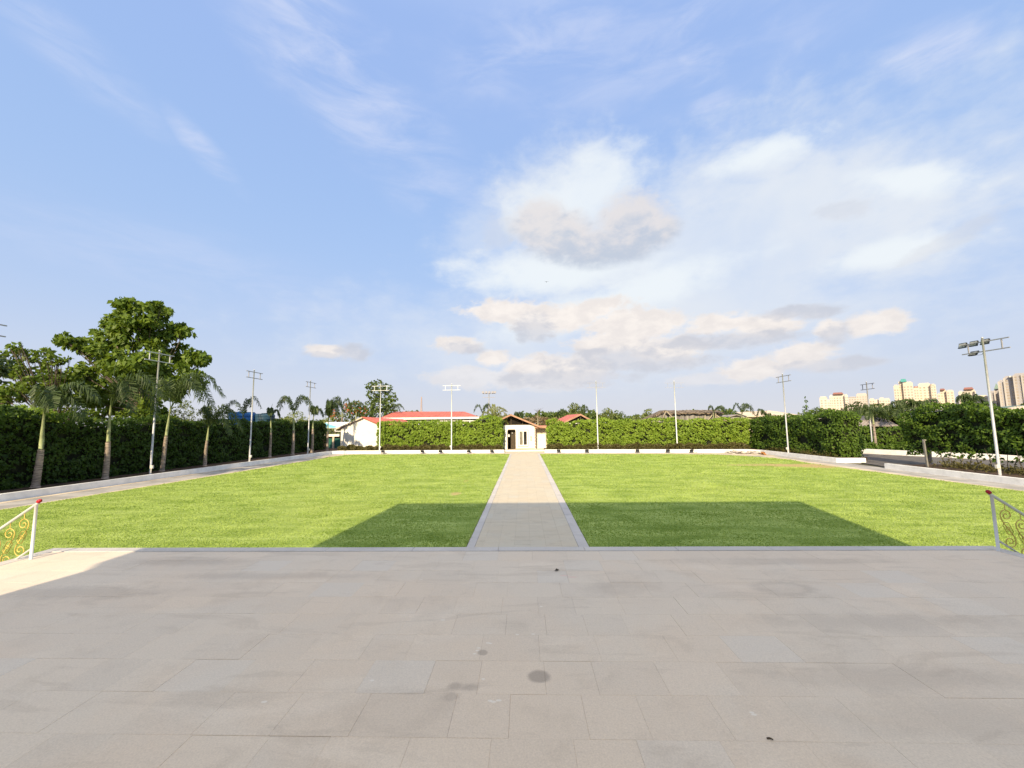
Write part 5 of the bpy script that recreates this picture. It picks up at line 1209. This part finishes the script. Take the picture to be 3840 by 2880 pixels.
# thatched shelter hung with grey tarp
def shelter():
    Y = 58.0; P = lambda px, py, y=Y: D(px, py, y)
    t = thing('thatched_shelter', 'old thatched shelter hung with grey tarp behind the right hedge', 'shelter', (P(2560, 1560)[0], Y, 0))
    x0, x1 = P(2490, 1545)[0], P(2700, 1545)[0]; zr = P(2590, 1537)[2]; ze = P(2590, 1548)[2]; xl = P(2410, 1576)[0]; zl = P(2410, 1576)[2]
    mb = MB(); r = random.Random(3)
    for k in range(30):
        xa = x0+(x1-x0)*k/30; xb = x0+(x1-x0)*(k+1)/30+0.05; mb.slab([(xa, Y-1.2, ze+r.uniform(-0.16, 0.02)), (xb, Y-1.2, ze+r.uniform(-0.16, 0.02)), (xb, Y+1.5, zr+r.uniform(-0.04, 0.06)), (xa, Y+1.5, zr+r.uniform(-0.04, 0.06))], 0.12)
    part('thatch', mb, M_thatch, t, world=True)
    mb = MB()
    for k in range(12):
        s0, s1 = k/12, (k+1)/12+0.02; q = lambda s: Vector((x0+(xl-x0)*s, Y-1.0, zr+(zl-zr)*s)); a, b = q(s0), q(s1)
        mb.slab([a, b, b+Vector((0, 3, 0)), a+Vector((0, 3, 0))], 0.16+r.uniform(0, 0.1))
    part('thatch_slope', mb, M_thatch, t, world=True)
    n = 44
    vs = []
    for k in range(n+1):
        x = xl+1.0+(x1-xl-1.0)*k/n; w = 0.10*sin(k*1.9)+0.06*sin(k*4.3); top = min(ze-0.02, zr+(zl-zr)*max(0, (x0-x)/(x0-xl))-0.1)
        vs += [(x, Y-0.7+w, 1.5), (x, Y-0.7+w*0.5, top)]
    mb = MB(); mb.add(vs, [(2*k, 2*k+2, 2*k+3, 2*k+1) for k in range(n)]); part('tarp', mb, M_tarp, t, world=True)
    for (ax_, ay, bx, by) in ((2497, 1541, 2484, 1572), (2498, 1541, 2532, 1576), (2676, 1550, 2654, 1576), (2684, 1556, 2716, 1576), (2683, 1546, 2683, 1576), (2511, 1562, 2511, 1578), (2618, 1560, 2618, 1578), (2643, 1558, 2643, 1578)):
        a, b = P(ax_, ay, Y-1.4), P(bx, by, Y-1.4); mb = MB(); mb.bar(a, b, 0.13); part('prop_pole', mb, mat('weathered_pole', (0.40, 0.34, 0.24), 0.85) if 'weathered_pole' not in bpy.data.materials else bpy.data.materials['weathered_pole'], t, world=True)
    t = thing('straw_gazebo', 'dome of dry straw thatch just right of the grey tarp shelter', 'gazebo', (P(2717, 1570)[0], 60, 0))
    c = P(2717, 1570, 60); mb = MB(); mb.tube([(0, 0, 2.2), (0, 0, 3.6), (0, 0, 4.3), (0, 0, P(2717, 1549, 60)[2])], [0.9, 0.75, 0.5, 0.1], 14); part('thatch', mb, mat('dry_straw', (0.36, 0.27, 0.19), 0.95, 0.25, 5.0, stretch=(3, 3, 0.6)), t, True)
    mb = MB()
    for k in range(4): mb.bar((0.6*cos(k*pi/2), 0.6*sin(k*pi/2), 0), (0.6*cos(k*pi/2), 0.6*sin(k*pi/2), 2.3), 0.12)
    part('posts', mb, M_bark, t)
shelter()

def sheds():
    Y = 62.0; P = lambda px, py, y=Y: D(px, py, y)
    t = thing('long_shed', 'long shed with pale roof and turquoise panels behind the right hedge', 'shed', (P(2900, 1560)[0], Y, 0))
    zt = P(2900, 1560)[2]; zb = P(2900, 1573)[2]; x0, x1 = P(2800, 1560)[0], P(3003, 1560)[0]; zr = P(2900, 1551)[2]+0.1
    mb = MB(); mb.slab([(x0-0.3, Y-0.6, zt), (x1+0.3, Y-0.6, zt), (x1-1.5, Y+5, zr+0.5), (x0+1.0, Y+5, zr+0.3)], 0.12); part('roof', mb, M_paleroof, t, world=True)
    mb = MB(); mb.box((x0, Y, 0), (x1, Y+0.2, zt-0.15)); part('wall', mb, M_beige, t, world=True)
    for a, b in ((2847, 2885), (2888, 2912), (2953, 3001)):
        mb = MB(); mb.box((P(a, 1565)[0], Y-0.1, 1.5), (P(b, 1565)[0], Y-0.002, zt-0.2)); part('panel', mb, M_turq, t, world=True)
    for k in range(7):
        x = x0+(x1-x0)*k/6; mb = MB(); mb.box((x-0.06, Y-0.3, 0), (x+0.06, Y-0.18, zt-0.1)); part('post', mb, M_bark, t, world=True)
    t = thing('yellow_canopy', 'low straw yellow canopy roof just above the right hedge', 'canopy', (P(2770, 1570)[0], 54, 0))
    a = P(2720, 1577, 54); b = P(2830, 1573, 54); c = P(2790, 1563, 57); d = P(2750, 1567, 57); mb = MB(); mb.slab([a, b, c, d], 0.08); part('roof', mb, mat('straw_sheet', (0.50, 0.42, 0.20), 0.8, 0.1, 1.0), t, world=True)
    mb = MB()
    for px in (2740, 2815):
        q = P(px, 1575, 54.6); mb.bar((q[0], 54.6, 0), (q[0], 54.6, q[2]-0.05), 0.1)
    part('posts', mb, M_bark, t, world=True)
    t = thing('dark_roof_house', 'small dark gabled roof far off between two palms', 'house', (P(2763, 1560, 90)[0], 90, 0))
    ap, l, r = P(2763, 1554, 90), P(2735, 1562, 90), P(2790, 1562, 90)
    for e in (l, r):
        mb = MB(); mb.slab([ap, e, (e[0], 96, e[2]), (ap[0], 96, ap[2])], 0.15); part('roof', mb, M_greyroof, t, world=True)
    mb = MB(); mb.box((l[0]+0.5, 90.4, 0), (r[0]-0.5, 95.5, l[2]-0.1)); part('wall', mb, M_tarp, t, world=True)
sheds()

# grey tent and sheet roofs at right
def hip(label, cat, name, pxl, pxr, pye, peaks, Y, m, depth=5.0, wallm=None):
    P = lambda px, py, y=Y: D(px, py, y)
    l, r = P(pxl, pye), P(pxr, pye)
    t = thing(name, label, cat, ((l[0]+r[0])/2, Y, 0))
    ze = l[2]; pk = [Vector(P(px, py, Y+depth/2)) for px, py in peaks]
    A, B, C_, D_ = Vector((l[0], Y, ze)), Vector((r[0], Y, r[2])), Vector((r[0], Y+depth, r[2])), Vector((l[0], Y+depth, ze))
    qs = [[A, B, pk[-1], pk[0]] if len(pk) > 1 else [A, B, pk[0]], [C_, D_, pk[0], pk[-1]] if len(pk) > 1 else [C_, D_, pk[0]], [D_, A, pk[0]], [B, C_, pk[-1]]]
    for q in qs:
        mb = MB(); mb.slab(q, 0.08); part('roof', mb, m, t, world=True)
    mb = MB(); mb.box((l[0]+0.5, Y+0.8, 0), (r[0]-0.5, Y+depth-0.5, min(ze, r[2])-0.12)); part('wall', mb, wallm or M_dark, t, world=True)
    for k in range(9):
        s = (k+0.5)/9; p = A.lerp(B, s); q = pk[0] if len(pk) == 1 else pk[0].lerp(pk[-1], s); mb = MB(); mb.bar(p+Vector((0, -0.01, 0.02)), q+Vector((0, -0.01, 0.03)), 0.05, 0.04); part('seam', mb, m, t, world=True)
    return t
hip('grey ribbed roof with a raised peak across the entrance road', 'shelter', 'grey_shelter', 3196, 3372, 1597, [(3283, 1551)], 46, M_greyroof, 7)
hip('low grey roof peeping over the right hedge block', 'shelter', 'grey_shelter', 3085, 3162, 1572, [(3096, 1560), (3150, 1560)], 47, M_greyroof, 4)
hip('wide slate grey sheet roofs behind the near right hedge', 'shelter', 'grey_shelter', 3540, 3735, 1557, [(3560, 1536), (3720, 1532)], 42, mat('slate_sheet', (0.20, 0.20, 0.21), 0.6, 0.15, 1.5), 7)
hip('white pyramid tent top beneath the cream towers', 'tent', 'white_tent', 3486, 3560, 1534, [(3520, 1516)], 60, M_white, 5)
hip('pale roofs at the right edge under the grey tower', 'shelter', 'pale_roofs', 3790, 3900, 1552, [(3800, 1526), (3890, 1518)], 50, M_paleroof, 6)
hip('faded green roof at the right edge behind the pale roofs', 'shelter', 'green_roof', 3770, 3905, 1530, [(3850, 1518), (3900, 1516)], 56, mat('faded_green', (0.16, 0.22, 0.19), 0.7), 5)

# ------------------------------------------------------------------ city towers far beyond
TC = {'cream': mat('cream_tower', (0.67, 0.575, 0.455), 0.8, 0.04, 0.03), 'pale': mat('pale_tower', (0.62, 0.55, 0.47), 0.8, 0.04, 0.03), 'shade_mauve': mat('shade_mauve_tower', (0.41, 0.385, 0.385), 0.85, 0.05, 0.03), 'dull': mat('dull_tower', (0.51, 0.46, 0.41), 0.85, 0.05, 0.03)}  # walls paled for distance haze, mauve greyed for shade, both in the colour
M_win = mat('tower_windows', (0.42, 0.36, 0.30), 0.5, 0.1, 0.1)  # lightened, distance haze put into the window colour
M_cap = mat('terracotta_cap', (0.30, 0.13, 0.10), 0.7); M_teal = mat('teal_cap', (0.08, 0.30, 0.26), 0.6); M_gcap = mat('green_spire', (0.20, 0.27, 0.22), 0.7); M_gdark = mat('dark_parapet', (0.26, 0.25, 0.23), 0.8)
def tower(label, blocks, Y, m, caps=(), ribs=False):
    """blocks: (x0, x1, ytop) in photo pixels, all at distance about Y"""
    ca = atan2(*D((blocks[0][0]+blocks[-1][1])/2, 1540, Y)[:2]); r_ = Y/cos(ca)
    lx = lambda px: r_*math.tan(atan2(*D(px, 1540, Y)[:2])-ca)
    hz = lambda px, py: D(px, py, Y)[2]
    bx = [(lx(a), lx(b), hz((a+b)/2, c)) for a, b, c in blocks]
    t = thing('tower_block', label, 'tower', (r_*sin(ca), r_*cos(ca), 0), -ca, 'city towers on the horizon')
    wm = MB(); rm = MB()
    for i, (x0, x1, z) in enumerate(bx):
        yo = 3.0*(i % 2)
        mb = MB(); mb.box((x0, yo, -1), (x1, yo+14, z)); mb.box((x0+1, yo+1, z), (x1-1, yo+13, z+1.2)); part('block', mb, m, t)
        fl = int((z-2)/3.2); nc = max(2, int((x1-x0)/2.6)); dx = (x1-x0)/nc
        if ribs:
            for c in range(nc//2+1):
                xx = x0+dx*2*c; rm.box((xx-0.6, yo-1.2, 0), (xx+0.6, yo, z-1))
        for f in range(fl):
            for c in range(nc):
                xx = x0+dx*(c+0.5); zz = 2+f*3.2
                if zz < 8: continue
                wm.box((xx-dx*0.24, yo-0.15, zz), (xx+dx*0.24, yo+0.1, zz+1.7))
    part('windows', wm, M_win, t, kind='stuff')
    if ribs: part('ribs', rm, TC['dull'], t, kind='stuff')
    for (a, b, y0, y1, cm, pointed) in caps:
        p, q = (lx(a), 0, hz((a+b)/2, y1)), (lx(b), 0, hz((a+b)/2, y1)); z1 = hz((a+b)/2, y0); k = (q[0]-p[0])/2*(0.0 if pointed else 0.25)
        yo = -0.3; vs = [(p[0], yo, p[2]), (q[0], yo, p[2]), (q[0], yo+11, p[2]), (p[0], yo+11, p[2]), (p[0]+k if not pointed else (p[0]+q[0])/2-0.2, yo+4, z1), (q[0]-k if not pointed else (p[0]+q[0])/2+0.2, yo+4, z1), (q[0]-k if not pointed else (p[0]+q[0])/2+0.2, yo+8, z1), (p[0]+k if not pointed else (p[0]+q[0])/2-0.2, yo+8, z1)]
        mb = MB(); mb.add(vs, [(3, 2, 1, 0), (4, 5, 6, 7), (0, 1, 5, 4), (1, 2, 6, 5), (2, 3, 7, 6), (3, 0, 4, 7)]); part('roof_cap', mb, cm, t)
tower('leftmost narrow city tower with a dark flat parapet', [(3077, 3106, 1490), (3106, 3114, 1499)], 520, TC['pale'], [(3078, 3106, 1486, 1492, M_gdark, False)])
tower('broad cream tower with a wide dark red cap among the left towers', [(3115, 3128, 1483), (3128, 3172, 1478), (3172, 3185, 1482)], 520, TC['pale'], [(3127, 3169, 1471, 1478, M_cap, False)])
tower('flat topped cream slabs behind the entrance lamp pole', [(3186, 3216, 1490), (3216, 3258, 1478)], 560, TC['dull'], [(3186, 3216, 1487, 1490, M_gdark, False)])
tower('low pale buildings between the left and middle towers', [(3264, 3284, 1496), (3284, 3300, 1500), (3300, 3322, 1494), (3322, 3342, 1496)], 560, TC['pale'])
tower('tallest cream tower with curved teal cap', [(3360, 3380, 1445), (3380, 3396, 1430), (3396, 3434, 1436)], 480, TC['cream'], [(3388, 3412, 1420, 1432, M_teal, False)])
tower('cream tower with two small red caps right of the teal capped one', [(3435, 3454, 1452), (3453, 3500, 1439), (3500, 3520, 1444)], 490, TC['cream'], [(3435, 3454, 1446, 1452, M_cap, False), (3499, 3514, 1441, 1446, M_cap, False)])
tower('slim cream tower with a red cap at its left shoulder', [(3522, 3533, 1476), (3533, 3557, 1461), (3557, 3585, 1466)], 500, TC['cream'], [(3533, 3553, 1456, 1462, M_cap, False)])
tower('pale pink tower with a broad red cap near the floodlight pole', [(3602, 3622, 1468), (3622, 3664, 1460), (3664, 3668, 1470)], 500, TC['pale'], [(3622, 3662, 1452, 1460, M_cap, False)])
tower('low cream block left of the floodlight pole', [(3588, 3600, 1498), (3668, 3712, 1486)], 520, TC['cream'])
tower('grey ribbed tower with a pointed green spire right of the floodlight pole', [(3718, 3738, 1468), (3738, 3760, 1460), (3760, 3772, 1466)], 490, TC['shade_mauve'], [(3738, 3760, 1437, 1458, M_gcap, True)], True)
tower('huge grey tower with vertical ribs at the right edge', [(3758, 3780, 1424), (3780, 3818, 1410), (3818, 3880, 1402), (3880, 3960, 1412)], 440, TC['shade_mauve'], [(3800, 3816, 1406, 1412, TC['cream'], False)], True)
# faint lattice towers far off
def lattice(label, px, y0, y1, Y, w):
    a, b = D(px, y1, Y), D(px, y0, Y); t = thing('lattice_mast', label, 'mast', (a[0], Y, 0)); wd = w*Y/F; z1 = b[2]; m = mat('mast_paint', (0.50, 0.36, 0.30), 0.7) if 'mast_paint' not in bpy.data.materials else bpy.data.materials['mast_paint']
    mb = MB()
    for x in (-1, 1):
        for y in (-1, 1): mb.bar((x*wd, y*wd, 0), (x*wd*0.25, y*wd*0.25, z1), 0.35)
    part('legs', mb, m, t)
    mb = MB(); k = 12
    for i in range(k):
        s0, s1 = i/k, (i+1)/k; w0, w1 = wd*(1-0.75*s0), wd*(1-0.75*s1)
        mb.bar((-w0, -w0, z1*s0), (w1, -w1, z1*s1), 0.2); mb.bar((w0, -w0, z1*s0), (-w1, -w1, z1*s1), 0.2); mb.bar((-w1, -w1, z1*s1), (w1, -w1, z1*s1), 0.2)
    part('bracing', mb, m, t)
lattice('faint reddish lattice mast far behind the long red roof', 1580, 1488, 1545, 500, 4)

# ------------------------------------------------------------------ spotlights along the far wall, rubble, bird
def spot(x, y, rz, label, first=[None]):
    if first[0] is None:
        t = thing('ground_spotlight', label, 'spotlight', (x, y, 0.006), rz, 'dark spotlights along the far wall')
        mb = MB(); mb.box((-0.17, -0.12, 0), (0.17, 0.12, 0.03)); part('base_plate', mb, M_black, t)
        mb = MB(); mb.bar((-0.2, 0, 0.03), (-0.2, 0, 0.27), 0.03); mb.bar((0.2, 0, 0.03), (0.2, 0, 0.27), 0.03); mb.bar((-0.2, 0, 0.03), (0.2, 0, 0.03), 0.03); part('bracket', mb, M_black, t)
        mb = MB(); T = Matrix.Translation((0, 0, 0.24)) @ Euler((radians(55), 0, 0)).to_matrix().to_4x4(); mb.box((-0.18, -0.05, -0.13), (0.18, 0.06, 0.13), T)
        for k in range(5): mb.box((-0.15, -0.09, -0.10+0.045*k), (0.15, -0.05, -0.085+0.045*k), T)
        hd = part('lamp_head', mb, M_black, t)
        mb = MB(); mb.box((-0.15, 0.06, -0.10), (0.15, 0.066, 0.10), T); part('lamp_glass', mb, M_lamp, hd)
        mb = MB(); mb.tube([(0.15, 0, 0.02), (0.3, 0.03, 0.012), (0.45, -0.05, 0.012), (0.6, 0.02, 0.012), (0.75, 0.0, 0.012)], 0.012, 5); part('cable', mb, M_black, t)
        first[0] = t; return t
    return dup(first[0], (x, y, 0.006), rz, label)
for i, (px, lb) in enumerate(((1436, 'spotlight below the cream lamp pole, leftmost along the far wall'), (1584, 'spotlight midway between the cream and the white lamp pole'), (1652, 'spotlight left of the white lamp pole foot'), (1758, 'spotlight two places left of the gatehouse path'), (1845, 'spotlight nearest to the path on its left side'),
                              (2095, 'spotlight nearest to the path on its right side'), (2201, 'spotlight left of the first thin white pole'), (2391, 'spotlight between the two thin white poles'), (2505, 'spotlight left of the second thin white pole'), (2594, 'spotlight right of the second thin white pole'))):
    if px < 1900: y = 46.35+(px-1255)/(1893-1255)*(45.3-46.35)-0.42
    else: y = 45.1+(px-2030)/(2833-2030)*(42.5-45.1)-0.42
    spot(D(px, 1697, y)[0], y, random.uniform(-0.5, 0.5), lb)
def rubble():
    t = thing('rubble_heap', 'heap of broken pale boards at the far right corner of the drive', 'rubble', (22.9, 41.3, 0)); r = random.Random(8)
    for k in range(34):
        x = 22.3+r.uniform(-1.6, 1.2); y = 41.6-(x-22.3)*0.9*0.6+r.uniform(-0.9, 0.6); z = 0.03+r.uniform(0, 0.22); l = r.uniform(0.3, 0.95)
        T = Matrix.Translation((x, y, z)) @ Euler((r.uniform(-0.35, 0.35), r.uniform(-0.3, 0.3), r.uniform(-0.7, 0.7))).to_matrix().to_4x4()
        m = MB(); m.box((-l/2, -r.uniform(0.05, 0.14), -0.015), (l/2, r.uniform(0.05, 0.14), 0.02), T); part('board', m, M_rubble, t, world=True)
    for k in range(5):
        T = Matrix.Translation((23.1+r.uniform(-0.3, 0.4), 39.6+r.uniform(-0.4, 0.4), 0.12)) @ Euler((r.uniform(-1, 1), r.uniform(-1, 1), r.uniform(0, 3))).to_matrix().to_4x4()
        m = MB(); m.box((-0.2, -0.06, -0.03), (0.2, 0.06, 0.03), T); part('brick_lump', m, M_rust, t, world=True)
rubble()
b = Vector(D(2050, 1057, 120)); t = thing('bird', 'small dark bird gliding below the grey cloud', 'bird', b)
m = MB(); m.tube([(-0.1, -0.35, 0), (0, -0.1, 0.02), (0, 0.15, 0.02), (0.02, 0.45, 0)], [0.02, 0.08, 0.09, 0.02], 6)
for s in (-1, 1): m.add([(0, 0.12, 0.03), (s*0.45, 0.2, 0.16), (s*0.85, 0.02, 0.04), (s*0.42, 0.0, 0.13), (0, -0.06, 0.03)], [(0, 1, 3, 4), (1, 2, 3)])
m2 = m.mesh('bird_body', M_black); o = link('body', m2, t); o.rotation_euler = (0, 0, 0.3)
